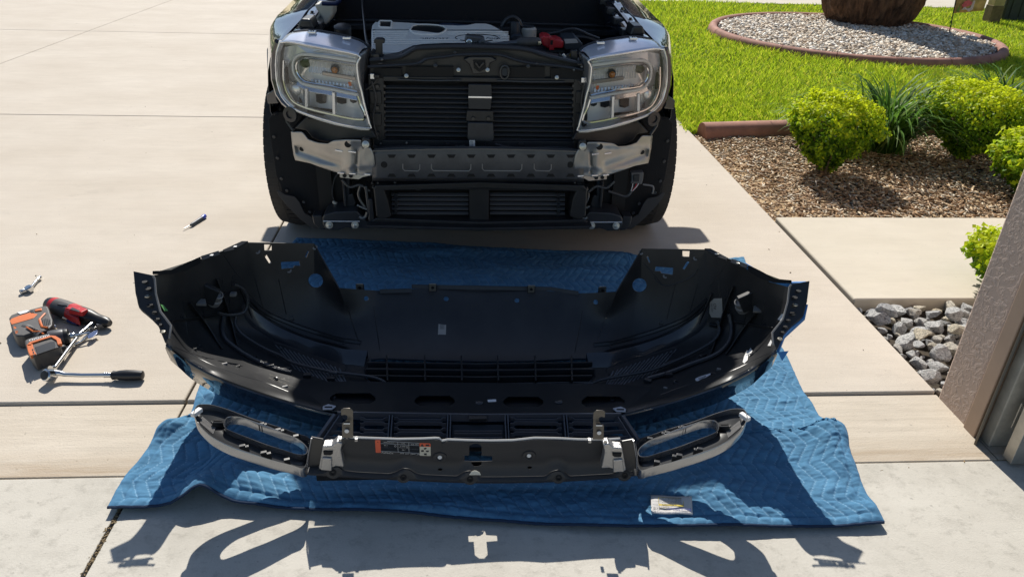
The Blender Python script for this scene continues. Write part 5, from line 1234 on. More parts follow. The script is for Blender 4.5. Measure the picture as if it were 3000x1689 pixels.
# ---- intake, hoses, battery
MB().tube(cr([PY(*ze(*q), 3.22) for q in ((1700,430),(1800,470),(1900,490),(2000,480),(2180,490))], 4), .026, 12).build('intake_duct', m_trs, tr)
for k in range(7):
    p = PY(*ze(1980+30*k, 484), 3.22); MB().lathe([(.0285, -.004), (.0285, .004)], p, (1, 0, 0), 14).build('duct_rib', m_trk, tr)
rb = mat('battery_red', (.50, .022, .030), .35, var=.1, vscale=10)
br = MB().prism([PY(*ze(*q), 3.14) for q in ((1925,340),(1950,308),(2030,320),(2060,352),(2110,345),(2180,375),(2170,450),(2010,455),(1950,420))], (0, .09, 0)).build('terminal_cover', rb, tr, bevel=.008)
MB().box(PY(*ze(2046, 400), 3.132), (.020, .012, .05)).build('cover_latch', rb, br, bevel=.003); MB().box(PY(*ze(2046, 385), 3.128), (.010, .008, .018)).build('latch_slot', m_deep, br)
bt = MB().prism([PY(*ze(*q), 3.16) for q in ((2170,350),(2320,345),(2385,400),(2380,470),(2180,465))], (0, .16, 0)).build('battery', mat('battery_case', (.030, .040, .050), .45), tr, bevel=.006)
MB().prism([PY(*ze(*q), 3.153) for q in ((2180,348),(2310,345),(2335,390),(2195,398))], (0, -.001, 0)).build('battery_label', mat('silver_label', (.45, .45, .43), .5), bt, smooth=False)
MB().tube(cr([PY(*ze(*q), 3.3) for q in ((1930,300),(2010,290),(2110,275),(2200,245),(2290,240),(2380,270),(2440,300),(2560,345))], 4), .006, 8).build('battery_cable', m_trs, tr)
MB().tube(cr([PY(*ze(*q), 3.3) for q in ((1920,310),(2000,330),(2200,330),(2400,330),(2560,380))], 4), .010, 8).build('battery_cable', m_trk, tr)
MB().tube(cr([PY(*ze(*q), 3.5) for q in ((1510,215),(1560,140),(1630,110),(1690,150),(1720,205),(1790,215),(1840,230),(1820,280),(1740,340))], 4), .010, 8).build('coolant_hose', m_trs, tr)
MB().lathe([(.034, 0), (.034, .045), (.026, .055)], PY(*ze(1800, 350), 3.5), (0, 0, 1), 16).build('coolant_tank', MATS['milky_plastic'], tr); MB().lathe([(.028, 0), (.028, .02), (.023, .024)], PY(*ze(1800, 262), 3.5), (0, 0, 1), 14).build('tank_cap', m_trk, tr)
MB().lathe([(.022, -.05), (.022, .03), (.018, .036)], PY(*ze(1655, 250), 3.45), (0, 0, 1), 14).build('oil_cap', m_trk, tr); MB().prism([PY(*ze(*q), 3.42) for q in ((1600,330),(1640,290),(1720,300),(1760,400),(1610,420))], (0, .08, 0)).build('valve_block', mat('valve_grey', (.03, .036, .046), .5), tr, bevel=.01)
MB().tube([PY(*ze(*q), 3.0) for q in ((2258,540),(2262,500),(2280,490),(2290,505))], .006, 6).build('dipstick_loop', mat('yellow_plastic', (.60, .36, .01), .45), tr)
# black fuse box and clutter that fills the dark parts of the bay
for k in range(26):
    a = random.uniform(-.62, .62); y = random.uniform(3.45, 3.85); MB().box((XC+a, y, random.uniform(.72, .82)), (random.uniform(.05, .16), random.uniform(.05, .12), random.uniform(.05, .14)), Matrix.Rotation(random.uniform(-.3, .3), 3, 'Z')).build('bay_module', m_trk if k % 2 else m_trs, tr, bevel=.008)
# ---- upper radiator support
def Pw(q, y): return PY(q[0], q[1], y)
sup = [(930,132),(960,150),(1000,142),(1035,126),(1060,122),(1150,119),(1280,122),(1330,128),(1370,140),(1430,152),(1478,160),(1478,196),(1440,204),(960,204),(928,190)]
us = MB().prism([Pw(q, 2.90) for q in sup], (0, .10, -.0)).build('upper_support', m_trk, tr, bevel=.006)
MB().tube(cr([Pw(q, 2.885) for q in ((930,152),(975,148),(1010,142),(1040,125),(1060,121),(1150,118),(1280,121),(1330,127),(1375,141),(1440,156),(1476,162))], 4), .0085, 8).build('hood_seal', m_trs, us)
MB().tube(cr([Pw(q, 2.87) for q in ((925,168),(985,165),(1050,160),(1075,148),(1120,143),(1160,138),(1250,138),(1300,152),(1340,160),(1400,166),(1478,178))], 4), .006, 8).build('front_seam', m_trs, us)
for a, b in (((940,172),(1010,196)), ((1020,168),(1140,196)), ((1280,168),(1370,198)), ((1385,172),(1470,200))):
    MB().prism([Pw(q, 2.885) for q in (a, (b[0], a[1]), b, (a[0], b[1]))], (0, .012, 0)).build('support_pocket', m_deep, us, smooth=False)
for u, v, m_ in ((1153,176,m_zinc),(1226,176,m_zinc),(1400,195,m_zinc),(1022,191,m_zinc),(1095,165,m_trs),(1328,166,m_trs)): MB().lathe([(.008, 0), (.008, .004), (.005, .005), (.005, .010)], Pw((u, v), 2.872), (0, -1, .3), 10).build('support_bolt', m_, us)
lt_ = MB().prism([Pw(q, 2.872) for q in ((1165,150),(1180,143),(1235,143),(1250,152),(1232,160),(1225,184),(1190,188),(1180,162))], (0, .05, 0)).build('hood_latch', m_trs, us, bevel=.004)
MB().prism([Pw(q, 2.866) for q in ((1190,152),(1220,152),(1222,172),(1206,182),(1192,172))], (0, .004, 0)).build('latch_throat', m_deep, lt_, smooth=False); MB().tube([Pw(q, 2.862) for q in ((1196,158),(1205,170),(1216,158))], .005, 6).build('latch_hook', m_trs, lt_)
rg = MB().tube([Pw((1269+11*math.cos(a*.5236), 182+17*math.sin(a*.5236)), 2.870) for a in range(13)], .005, 6).build('cable_ring', m_trs, us); MB().lathe([(.016, 0), (.015, .003)], Pw((1269, 181), 2.878), (0, -1, .2), 12).build('cable_boss', m_trk, us)
# rubber hood stops
for u, v0, v1 in ((953, 97, 150), (1443, 118, 170)):
    o_ = MB().flatbar([Pw((u+1, v1), 2.93), Pw((u, v0+8), 2.93)], .026, .02, up=(0, 1, 0)).build('stop_post', m_trk, tr, bevel=.003)
    if u < 1000: MB().prism([Pw(q, 2.92) for q in ((u-13, v0+4), (u-8, v0), (u+8, v0), (u+14, v0+4), (u+14, v0+13), (u-13, v0+13))], (0, .03, 0)).build('stop_pad', m_trk, o_, bevel=.004)
for u, v in ((1010, 138), (1405, 142)):
    for k in range(3): MB().flatbar([Pw((u+k*10, v-6), 2.93), Pw((u+k*10+7, v+3), 2.93)], .010, .01).build('clip_tooth', m_lgrey if k == 1 else m_trs, tr, bevel=.002)
# ---- upper shutter stack
rf = MB().prism([Pw(q, 2.955) for q in ((925,190),(1480,196),(1478,372),(930,366))], (0, .02, 0)).build('radiator', m_deep, tr, smooth=False)
for pts in ([(925,190),(965,192),(968,372),(940,370),(930,300)], [(1442,198),(1482,200),(1476,300),(1468,374),(1440,374)]):
    po_ = MB().prism([Pw(q, 2.885) for q in pts], (0, .07, 0)).build('shutter_post', m_trk, tr, bevel=.004)
    for dv in (12, 66, 130): 
        c = Pw(((pts[0][0]+pts[1][0])/2+4, 205+dv), 2.878); MB().lathe([(.008, 0), (.007, .006)], c, (0, -1, 0), 10).build('post_clip', m_trs, po_)
    for dv in (40, 95): MB().box(Pw(((pts[0][0]+pts[1][0])/2, 205+dv), 2.882), (.045, .012, .05)).build('post_pad', m_trk, po_, bevel=.003)
MB().prism([Pw(q, 2.88) for q in ((963,192),(1445,198),(1445,209),(963,205))], (0, .07, 0)).build('shutter_frame', m_trk, tr, bevel=.003); MB().prism([Pw(q, 2.875) for q in ((962,352),(1446,356),(1446,374),(950,370))], (0, .07, 0)).build('shutter_frame', m_trk, tr, bevel=.003)
for i in range(12):
    v = 213+i*11.9
    for a, b in ((968, 1180), (1233, 1440)):
        pa, pb_ = Pw((a, v+i*.05), 2.905), Pw((b, v+.012*(b-a)+i*.05), 2.905); d = V(0, 0, -.0205)
        MB().prism([pa, pb_, pb_+V(0, -.017, -.006), pb_+V(0, -.019, -.009), pb_+V(0, -.002, -.017), pa+V(0, -.002, -.017), pa+V(0, -.019, -.009), pa+V(0, -.017, -.006)][0:2]+[pb_+V(0, -.018, -.007), pa+V(0, -.018, -.007)], V(0, .005, -.0065)).build('shutter_slat', mat('slat_black', (.055, .057, .062), .26), rf, bevel=.0015)
for i in range(9):
    for u in (967, 1441): MB().box(Pw((u, 216+i*16.2), 2.892), (.008, .012, .010)).build('slat_pin', m_trs, rf)
cb = MB().prism([Pw(q, 2.862) for q in ((1178,212),(1236,213),(1237,244),(1234,276),(1178,275),(1177,244))], (0, .03, 0)).build('centre_bracket', mat('bracket_grey', (.024, .026, .030), .5), tr, bevel=.003)
MB().flatbar([Pw((1178,244), 2.859), Pw((1236,245), 2.859)], .006, .003, up=(0, -1, 0)).build('bracket_fold', m_lgrey, cb)
MB().prism([Pw(q, 2.858) for q in ((1174,278),(1240,279),(1242,306),(1172,305))], (0, .04, 0)).build('bracket_foot', m_trk, cb, bevel=.003)
for u in (1190, 1228): MB().lathe([(.008, 0), (.007, .006)], Pw((u, 298), 2.853), (0, -1, 0), 10).build('bracket_clip', m_trs, cb)
mo = MB().prism([Pw(q, 2.845) for q in ((1176,308),(1240,309),(1243,350),(1238,356),(1180,355),(1175,350))], (0, .035, 0)).build('radar_module', mat('module_grey', (.030, .034, .042), .42, var=.25, vscale=30), tr, bevel=.004)
MB().prism([Pw(q, 2.842) for q in ((1180,353),(1194,353),(1195,371),(1181,371))], (0, .004, 0)).build('module_label', m_white, mo, smooth=False)
for k in range(4): MB().prism([Pw(q, 2.8412) for q in ((1182,356+3.5*k),(1190,356+3.5*k),(1190,357.2+3.5*k),(1182,357.2+3.5*k))], (0, .0004, 0)).build('label_line', m_grey_s, mo, smooth=False)
# ---- crash beam and its bare steel end brackets
def Pb(u, v, o=0):
    y = 2.8
    for _ in range(10):
        p = PY(u, v, y); a = abs(p.x-XC); y = 2.765+.30*max(0, (a-.30)/.55)**2+o
    return p
zB = lambda q: z3(*q)
rows = []
for v_off, o in ((0, .035), (2, .004), (10, 0), (60, 0), (68, .004), (76, .03)):
    rows.append([Pb(u, 380+v_off+(u-1200)*.004-(6*(1-((u-1200)/260)**2) if v_off < 5 else 0), o) for u in range(936, 1470, 14)])
bm_ = MB().grid(rows).build('crash_beam', m_beam, tr, angle=30, solid=.003)
MB().flatbar([Pb(u, 378+(u-1200)*.004-6*(1-((u-1200)/260)**2), .012) for u in range(940, 1466, 20)], .030, .004).build('beam_top', mat('beam_edge', (.17, .165, .155), .45, .4), bm_)
for i in range(10):
    for v, sg in ((393, 1), (441, -1)):
        u = 985+i*50; a, b = 11, 6
        MB().prism([Pb(u-a, v-4*sg, -.0015), Pb(u+a, v-4*sg, -.0015), Pb(u+b, v+4*sg, -.0015), Pb(u-b, v+4*sg, -.0015)], (0, .001, 0)).build('beam_notch', m_deep, bm_, smooth=False)
for u0, u1 in ((1013, 1056), (1085, 1184), (1213, 1312), (1343, 1386)):
    MB().tube([Pb(u, v, -.001) for u, v in ((u0, 412), (u0, 424), (u0+5, 429), (u1-5, 430), (u1, 425), (u1, 413))], .0024, 6).build('beam_emboss', mat('emboss_grey', (.24, .24, .24), .4, .4), bm_)
for u in (966, 1434): MB().lathe([(.013, 0), (.013, .001)], Pb(u, 414, -.0005), (0, -1, 0), 14).build('beam_hole', m_deep, bm_)
brk = [(400,140),(460,125),(580,130),(612,170),(640,215),(700,242),(760,262),(860,272),(890,250),(920,235),(1050,225),(1215,232),(1215,322),(1310,322),(1340,372),(1355,440),(1365,520),(1375,600),(1340,650),(1222,662),(1180,690),(962,667),(945,612),(900,602),(780,562),(620,502),(450,467),(435,420)]
def brow(q, o=0): u, v = z3(*q); return Pb(u, v, o)
tp = brk[:15]; bt_ = brk[27:28]+brk[26:13:-1]
rows = coons([Vector((*z3(*q), 0)) for q in brk[1:14]], [Vector((*z3(*q), 0)) for q in ((450,467),(620,502),(780,562),(900,602),(945,612),(1080,640),(1200,645),(1340,640))], [Vector((*z3(*q), 0)) for q in ((400,140),(415,300),(435,420),(450,467))], [Vector((*z3(*q), 0)) for q in ((1310,322),(1340,372),(1355,440),(1365,520),(1340,640))], 26, 46)
def relief(x, y):
    o = 0.0
    # long pressed channel on the wing and the step to the beam
    if x < 1000:
        t = (x-460)/540; yc_ = 300+t*190
        o += .016*math.exp(-((y-yc_-40)/55)**2)*(1 if 0 < t else 0)
    o -= .012*math.exp(-((x-1080)/70)**2); o += .012*math.exp(-((x-1150)/12)**2)*(1 if 330 < y < 600 else 0)
    o += .014/(1+math.exp(-(y-560)/14))-.012/(1+math.exp((y-285)/14)); o += .0015*noise.noise(V(x*.012, y*.012, 1))
    return o
inv3 = lambda q: ((q.x*SC-750)*3.918, (q.y*SC-350)*3.918)
g = [[Pb(q.x, q.y, relief(*inv3(q))-.004) for q in r] for r in rows]
for s in (0, 1):
    mb = MB().grid(g); f = (lambda p: p)
    if s: mb = mb.mapped(mT); f = mT
    b_ = mb.build('beam_bracket', m_alu, tr, angle=50, solid=.003, label='bare steel crash beam end bracket')
    MB().prism([f(brow(q, .002)) for q in ((960,612),(1340,640),(1225,664),(1180,690),(962,667))], (0, .02, 0)).build('bracket_foot', m_alu, b_, bevel=.002)
    for q, r_ in (((1055,285),.0135), ((527,338),.010)): MB().lathe([(r_, 0), (r_*.95, .0012)], f(brow(q, relief(*q)-.0065)), (0, -1, 0), 14).build('bracket_hole', m_deep, b_)
    for q in ((1015,645),(1088,650)): MB().lathe([(.008, 0), (.0075, .001)], f(brow(q, .0005)), (0, -1, 0), 10).build('bracket_hole', m_deep, b_)
    for x in (955, 1105): 
        a = brow((x-42, 352+(x-955)*.08), relief(x, 360)-.005); c = brow((x+42, 366+(x-955)*.08), relief(x, 360)-.005); MB().tube([f(a), f(c)], .0035, 6).build('weld_bead', m_lgrey, b_)
    for x in (975, 1110, 1280): a = brow((x-35, 612+(x-975)*.05), .0); c = brow((x+35, 618+(x-975)*.05), .0); MB().tube([f(a), f(c)], .0035, 6).build('weld_bead', m_lgrey, b_)
    bx = MB().prism([f(brow(q, -.012)) for q in ((1215,215),(1300,225),(1315,320),(1215,320))], (0, .03, 0)).build('mount_pad', m_trs, b_, bevel=.003); MB().lathe([(.014, 0), (.014, .003), (.009, .004), (.009, .011), (.006, .012)], f(brow((1258, 285), -.016)), (0, -1, .2), 12).build('mount_bolt', m_zinc, b_)
    # gusset under the lamp
    MB().prism([f(Pb(*z3(*q), .05)) for q in ((440,105),(560,-10),(640,-60),(1330,120),(1385,215),(1215,225),(1000,225),(870,265),(740,255),(640,210),(580,130))], (0, .03, 0)).build('lamp_gusset', m_trk, tr, bevel=.005)
    MB().lathe([(.030, 0), (.030, .012), (.016, .013), (.015, .006)], f(PS(*z1(375, 1210), .0)), (-.4 if not s else .4, -1, 0), 16).build('pivot_bush', m_trs, tr)
    MB().tube([f(PS(*z1(*q), .01)) for q in ((305,1180),(330,1290),(380,1360),(400,1390))], .007, 6).build('bush_strap', m_trs, tr)
# ---- lower intake with slats
lf = MB().prism([Pw(q, 2.96) for q in ((930,460),(1480,462),(1486,572),(920,570))], (0, .02, 0)).build('lower_intake', m_deep, tr, smooth=False)
MB().prism([Pw(q, 2.84) for q in ((945,466),(1205,458),(1468,466),(1478,480),(1470,482),(1205,474),(946,480),(938,478))], (0, .09, 0)).build('intake_surround', m_trk, lf, bevel=.005)
MB().prism([Pw(q, 2.84) for q in ((945,548),(1205,558),(1470,552),(1490,566),(1205,574),(925,564))], (0, .10, 0)).build('intake_surround', m_trk, lf, bevel=.005)
for pts in ([(938,470),(965,474),(975,500),(985,545),(960,556),(945,545)], [(1478,472),(1452,474),(1440,500),(1432,545),(1456,556),(1474,545)]): MB().prism([Pw(q, 2.84) for q in pts], (0, .10, 0)).build('intake_surround', m_trk, lf, bevel=.008)
MB().prism([Pw(q, 2.868) for q in ((1180,474),(1230,474),(1230,562),(1180,562))], (0, .05, 0)).build('intake_post', m_trk, lf, bevel=.004)
for i in range(7):
    v = 484+i*11.6
    for a, b in ((985, 1178), (1232, 1420)):
        pa, pb_ = Pw((a, v), 2.905), Pw((b, v+.004*(b-a)), 2.905); MB().prism([pa, pb_, pb_+V(0, -.016, -.005), pa+V(0, -.016, -.005)], V(0, .004, -.0065)).build('intake_slat', mat('slat_low', (.12, .12, .125), .28), lf, bevel=.001)
for u in (996, 1404):
    for i in range(5): MB().box(Pw((u, 490+i*14), 2.89), (.012, .014, .018)).build('slat_pivot', m_trs, lf, bevel=.002)
MB().tube(cr([Pw(q, 2.865) for q in ((940,478),(1000,474),(1045,473),(1060,472),(1205,475),(1400,476),(1470,480))], 3), .004, 6).build('intake_cable', m_trs, lf); MB().box(Pw((1052, 473), 2.86), (.02, .012, .018)).build('cable_clip', m_trs, lf, bevel=.003)
# ---- frame horns beside the lower intake, braces, tow bolts
for s in (0, 1):
    f = mT if s else (lambda p: p)
    def Q(q, y): return f(PY(*z3(*q), y))
    MB().prism([Q(q, 2.86) for q in ((1240,770),(1275,765),(1290,900),(1345,1120),(1350,1185),(1290,1185),(1270,1000),(1255,860))], (0, .06, 0)).build('frame_brace', MATS['dull_steel'], tr, bevel=.003)
    MB().prism([Q(q, 2.845) for q in ((1290,915),(1335,915),(1360,1180),(1300,1180))], (0, .02, 0)).build('brace_plate', m_trs, tr, bevel=.003)
    MB().tube(cr([Q(q, 2.88) for q in ((1200,760),(1175,850),(1200,930),(1255,1010))], 4), .006, 8).build('brake_line', mat('dull_steel', (.14, .14, .14), .35, .7), tr); MB().tube(cr([Q(q, 2.86) for q in ((1160,980),(1220,1010),(1275,1030))], 4), .004, 6).build('brake_line', m_zinc, tr)
    MB().tube(cr([Q(q, 2.86) for q in ((1185,1110),(1220,1130),(1260,1110),(1280,1060))], 4), .008, 8).build('tow_hook', MATS['dull_steel'], tr)
    MB().prism([Q(q, 2.92) for q in ((1000,670),(1080,670),(1075,860),(1110,850),(1150,960),(1100,1040),(1035,1030),(1020,900))], (0, .06, 0)).build('frame_horn', m_trs, tr, bevel=.005)
    MB().flatbar([Q((1005, 680), 2.915), Q((1030, 990), 2.915)], .010, .02, up=(0, 1, 0)).build('horn_edge', m_trs, tr, bevel=.002)
    MB().prism([Q(q, 2.86) for q in ((760,1130),(780,1095),(900,1060),(1160,1050),(1210,1100),(1290,1190),(1440,1250),(1100,1255),(1040,1240),(940,1275),(800,1270),(765,1200))], (0, .12, 0)).build('lower_crossmember', m_trs, tr, bevel=.006)
    MB().flatbar([Q((770, 1165), 2.853), Q((1190, 1168), 2.853)], .004, .004).build('member_edge', m_lgrey, tr)
    for q in ((842,1210),(1137,1210)): 
        w_ = MB().lathe([(.0155, 0), (.0155, .002), (.0085, .0025), (.0085, .008), (.006, .009)], Q(q, 2.852), (0, -1, .15), 16).build('tow_bolt', m_zinc, tr)
    # wheel-arch liner in front of the tyre
    lin_ = [(140,0),(160,200),(230,640),(275,745),(300,850),(450,1010),(560,1080),(620,1100),(760,1100),(1030,1040),(1060,600),(900,600),(640,505),(440,465),(400,130),(560,-60),(400,-90),(200,-80)]
    ps = []
    for q in lin_:
        u, v = z3(*q); y = 3.06; p = PY(u, v, y); a = abs(p.x-XC); y = 3.055+.06*(1-a/.9); ps.append(f(PY(u, v, y)))
    lo = MB().prism(ps, (0, .012, 0)).build('arch_liner', m_felt, tr, bevel=.003)
    for q in ((207,200),(247,443),(293,678),(355,815),(548,945),(618,1058)): MB().lathe([(.0075, 0), (.006, .003)], Q(q, 3.05), (0, -1, 0), 10).build('liner_clip', m_trs, lo)
    fl_ = [(235,820),(270,815),(330,860),(450,885),(500,950),(560,1075),(640,1120),(740,1250),(640,1250),(500,1140),(350,985),(270,890)]
    MB().prism([Q(q, 3.035) for q in fl_], (0, .006, 0)).build('liner_flap', mat('flap_grey', (.030, .030, .031), .6), tr, bevel=.002)
    MB().prism([Q(q, 2.90) for q in ((640,1100),(760,1100),(800,1270),(720,1260),(660,1200))], (0, .06, 0)).build('liner_foot', m_trk, tr, bevel=.006)
    # dark box added inside the wheel well to block light
    MB().box2(f(V(XC-.66, 2.98, .20)) if not s else f(V(XC-.66, 2.98, .20)), f(V(XC-.60, 4.1, .70))).build('wheel_light_block', m_deep, tr)
MB().prism([Pw(q, 2.80) for q in ((920,566),(1205,573),(1490,568),(1480,576),(1205,581),(930,574))], (0, .5, -.005)).build('splash_shield', m_trk, tr, bevel=.004)
MB().tube(cr([PY(*z3(*q), 2.96) for q in ((940,620),(900,690),(880,790),(878,870),(900,930))], 4), .003, 6).build('fog_wire', m_trs, tr); MB().prism([PY(*z3(*q), 2.955) for q in ((873,945),(890,938),(938,968),(940,985),(905,988),(878,962))], (0, .012, 0)).build('fog_plug', MATS['milky_plastic'], tr, bevel=.002)
cn = MB().prism([PY(*z4(*q), 2.97) for q in ((1955,615),(2100,605),(2095,680),(2080,745),(1950,740),(1960,680))], (0, .035, 0)).build('harness_plug', mat('plug_grey', (.12, .12, .12), .5), tr, bevel=.004)
MB().prism([PY(*z4(*q), 2.962) for q in ((1985,640),(2055,636),(2050,715),(1985,715))], (0, .006, 0)).build('plug_core', m_trk, cn, bevel=.002)
for k in range(4): MB().tube([PY(*z4(*q), 2.965) for q in ((1975+22*k, 735), (1970+16*k, 770), (1955+5*k, 820))], .0022, 5).build('plug_wire', [m_white, m_trs, MATS['battery_red'], m_white][k], cn)
MB().tube(cr([PY(*z4(*q), 2.98) for q in ((1690,820),(1780,850),(1880,880),(1930,860),(1960,810))], 4), .007, 8).build('harness_loom', m_wire_b, tr)
MB().tube(cr([PY(*z4(*q), 3.0) for q in ((2090,745),(2190,760),(2212,790),(2200,850))], 3), .004, 6).build('harness_loom', m_sensor, tr)
# wires hanging beside the radiator
MB().tube(cr([PY(*z1(*q), 2.87) for q in ((1170,955),(1240,900),(1290,840))], 3), .003, 6).build('side_wire', m_trs, tr); MB().tube(cr([PY(*z2(*q), 2.87) for q in ((1250,860),(1310,930),(1380,1000))], 3), .003, 6).build('side_wire', m_trs, tr)
for q, f_ in (((1235,810), z1), ((1300,850), z2)): MB().box(PY(*f_(*q), 2.875), (.016, .012, .020)).build('side_plug', m_lgrey, tr, bevel=.002)

# looms, clips and small fasteners across the front
for pts, yy, r_ in (([(935,205),(945,250),(938,300),(950,350)], 2.872, .005), ([(1470,208),(1462,260),(1468,310),(1458,352)], 2.872, .005), ([(1000,200),(1080,203),(1160,202)], 2.872, .0035), ([(1250,203),(1330,206),(1420,206)], 2.872, .0035), ([(950,372),(1040,368),(1120,372),(1170,366)], 2.862, .0045), ([(1245,362),(1300,372),(1400,370),(1450,376)], 2.862, .0045), ([(860,452),(880,470),(905,465),(930,480)], 2.875, .006), ([(1545,455),(1525,472),(1500,468),(1478,484)], 2.875, .006), ([(1052,128),(1090,121),(1140,124),(1175,118)], 2.93, .005)):
    MB().tube(cr([Pw(q, yy) for q in pts], 5), r_, 7).build('loom', m_wire_b, tr)
for k_ in range(46):
    u = random.choice((random.uniform(935, 1475), random.uniform(935, 965), random.uniform(1442, 1475))); v = random.choice((random.uniform(128, 200), random.uniform(356, 374), random.uniform(458, 474)))
    c = Pw((u, v), 2.868 if v < 210 else 2.862)
    if random.random() < .5: MB().lathe([(.0055, 0), (.005, .003), (.003, .0045)], c, (0, -1, .2), 8).build('fastener', random.choice((m_trs, m_trs, m_lgrey, MATS['dull_steel'])), tr)
    else: MB().box(c, (random.uniform(.008, .022), .008, random.uniform(.006, .014))).build('retainer', random.choice((m_trs, m_trk)), tr, bevel=.002)
# ---- headlamps
m_lens = bpy.data.materials.new('clear_lens'); m_lens.use_nodes = True; n = m_lens.node_tree; n.nodes.clear()
o_ = n.nodes.new('ShaderNodeOutputMaterial'); tb = n.nodes.new('ShaderNodeBsdfTransparent'); tb.inputs[0].default_value = (.985, .99, .995, 1); gl = n.nodes.new('ShaderNodeBsdfGlossy'); gl.inputs['Roughness'].default_value = .03
fr_ = n.nodes.new('ShaderNodeFresnel'); fr_.inputs[0].default_value = 1.5; mxs = n.nodes.new('ShaderNodeMixShader'); n.links.new(fr_.outputs[0], mxs.inputs[0]); n.links.new(tb.outputs[0], mxs.inputs[1]); n.links.new(gl.outputs[0], mxs.inputs[2]); n.links.new(mxs.outputs[0], o_.inputs[0])
m_amber = mat('amber_bulb', (.55, .20, .03), .15, spec=.8); m_orange = mat('orange_marker', (.85, .17, .02), .35); m_pipe = mat('light_pipe', (.93, .92, .89), .12, spec=.8, coat=.6); m_cream_b = mat('lamp_ledge', (.80, .77, .70), .3, .1)
hl_top = [(255,452),(330,444),(420,455),(700,508),(1085,585)]; hl_bot = [(395,1150),(560,1218),(750,1276),(950,1328),(1205,1362)]; hl_left = [(255,452),(222,560),(212,700),(220,850),(262,1000),(320,1085),(395,1150)]; hl_right = [(1085,585),(1072,680),(1090,850),(1125,980),(1150,1100),(1205,1310),(1205,1362)]
uvs = coons(*[[Vector((*q, 0)) for q in c] for c in (hl_top, hl_bot, hl_left, hl_right)], 16, 22)
def hp(x, y, off): return PS(*z1(x, y), off)
for s in (0, 1):
    f = mT if s else (lambda p: p)
    K = dict(angle=45)
    # bowl: flush at the rim, deep in the middle
    rows = []
    for i, r in enumerate(uvs):
        row = []
        for j, q in enumerate(r):
            e = min(i/15, 1-i/15, j/21*1.6, (1-j/21)*1.6); row.append(f(hp(q.x, q.y, .012+.075*min(1, e/.08))))
        rows.append(row)
    hd = MB().grid(rows, flip=bool(s)).build('headlamp', mat('lamp_bowl', (.93, .92, .90), .28, .05), tr, label='clear headlamp unit with chrome inner frame', **K)
    MB().grid([[f(hp(q.x, q.y, -.004)) for q in r] for r in uvs]).build('lens', m_lens, hd, angle=80)
    per_ = [Vector((*q, 0)) for q in hl_top+hl_right[1:]+hl_bot[::-1][1:]+hl_left[::-1][1:]]
    MB().tube([f(hp(q.x, q.y, -.002)) for q in cr(per_, 3)], .0034, 8).build('lens_rim', m_lgrey, hd)
    MB().tube([f(hp(q[0]+14, q[1]-10, .010)) for q in hl_left], .009, 8).build('outer_rim', m_lgrey, hd)
    # top panel and inner side panel of the lamp housing
    bk = [(405,345),(560,327),(680,335),(850,365),(1000,400),(1130,445),(1192,505)]; fr2 = [(262,446),(330,440),(420,450),(700,503),(900,543),(1085,580)]
    A = resample([f(hp(*q, .15)) for q in bk], 16); B = resample([f(hp(*q, -.002)) for q in fr2], 16)
    MB().grid([[a.lerp(b, t)+V(0, 0, .010*math.sin(math.pi*t)) for t in (0, .08, .3, .6, .9, 1)] for a, b in zip(A, B)]).build('housing_top', mat('lamp_top', (.80, .83, .92), .16, .45, var=.05, vscale=20), hd, solid=.003, **K)
    MB().tube(A, .007, 6).build('top_seal', m_trk, hd)
    sd = [(1192,508),(1180,600),(1172,720),(1150,850),(1140,960),(1150,1060),(1185,1180),(1222,1300)]
    A = resample([f(hp(*q, .09)) for q in sd], 14); B = resample([f(hp(*q, -.002)) for q in hl_right[:-1]], 14)
    MB().grid([[a.lerp(b, t) for t in (0, .3, .7, 1)] for a, b in zip(A, B)]).build('housing_side', mat('lamp_side', (.22, .225, .235), .25, .5), hd, solid=.003, **K)
    MB().tube(A, .006, 6).build('side_seal', m_trk, hd)
    A = resample([f(hp(*q, .004)) for q in hl_bot], 20); B = resample([f(hp(*q, .012)) for q in ((420,1185),(560,1240),(700,1290),(860,1335),(1020,1365),(1120,1388),(1205,1385))], 20)
    MB().grid([[a.lerp(b, t)+V(0, -.010*math.sin(math.pi*t), 0) for t in (0, .25, .5, .75, 1)] for a, b in zip(A, B)]).build('housing_foot', m_cream_b, hd, solid=.004, **K)
    for q in ((600,378),(968,438)): 
        c = f(hp(*q, .09)); pd = MB().box(c+V(0, 0, .012), (.030, .024, .008)).build('top_pad', m_lgrey, hd, bevel=.002); MB().tube([c+V(-.006, 0, .018), c+V(.004, 0, .020), c+V(.006, -.004, .018)], .0025, 5).build('pad_screw', m_trk, hd)
    # dark upper brow, C-shaped light pipe, chambers
    MB().prism([f(hp(*q, .035)) for q in ((300,500),(430,480),(700,530),(1060,610),(1055,640),(560,575),(430,580),(380,640),(330,700),(290,620))], (0, .004, 0)).build('brow', mat('lamp_brow', (.74, .76, .80), .16, .35), hd, smooth=False)
    MB().tube(cr([f(hp(*q, .026)) for q in ((1065,655),(800,612),(560,582),(450,590),(400,650),(402,770),(470,868),(560,905),(800,948),(1085,1008))], 4), .0062, 10).build('light_pipe', m_pipe, hd)
    MB().tube(cr([f(hp(*q, .040)) for q in ((1055,680),(800,640),(580,615),(480,625),(430,680),(440,770),(500,850),(580,880),(800,915),(1075,975))], 4), .0055, 8).build('pipe_bezel', m_chr, hd)
    up = MB().prism([f(hp(*q, .085)) for q in ((450,630),(600,615),(1050,695),(1060,950),(600,880),(470,800))], (0, .006, 0)).build('main_reflector', m_refl, hd, smooth=False)
    for k in range(17):
        x = 575+k*28; MB().tube([f(hp(x, 628+(x-575)*.155, .074)), f(hp(x, 700+(x-575)*.12, .084)), f(hp(x+4, 770+(x-575)*.10, .074))], .0062, 6).build('reflector_flute', m_refl, hd)
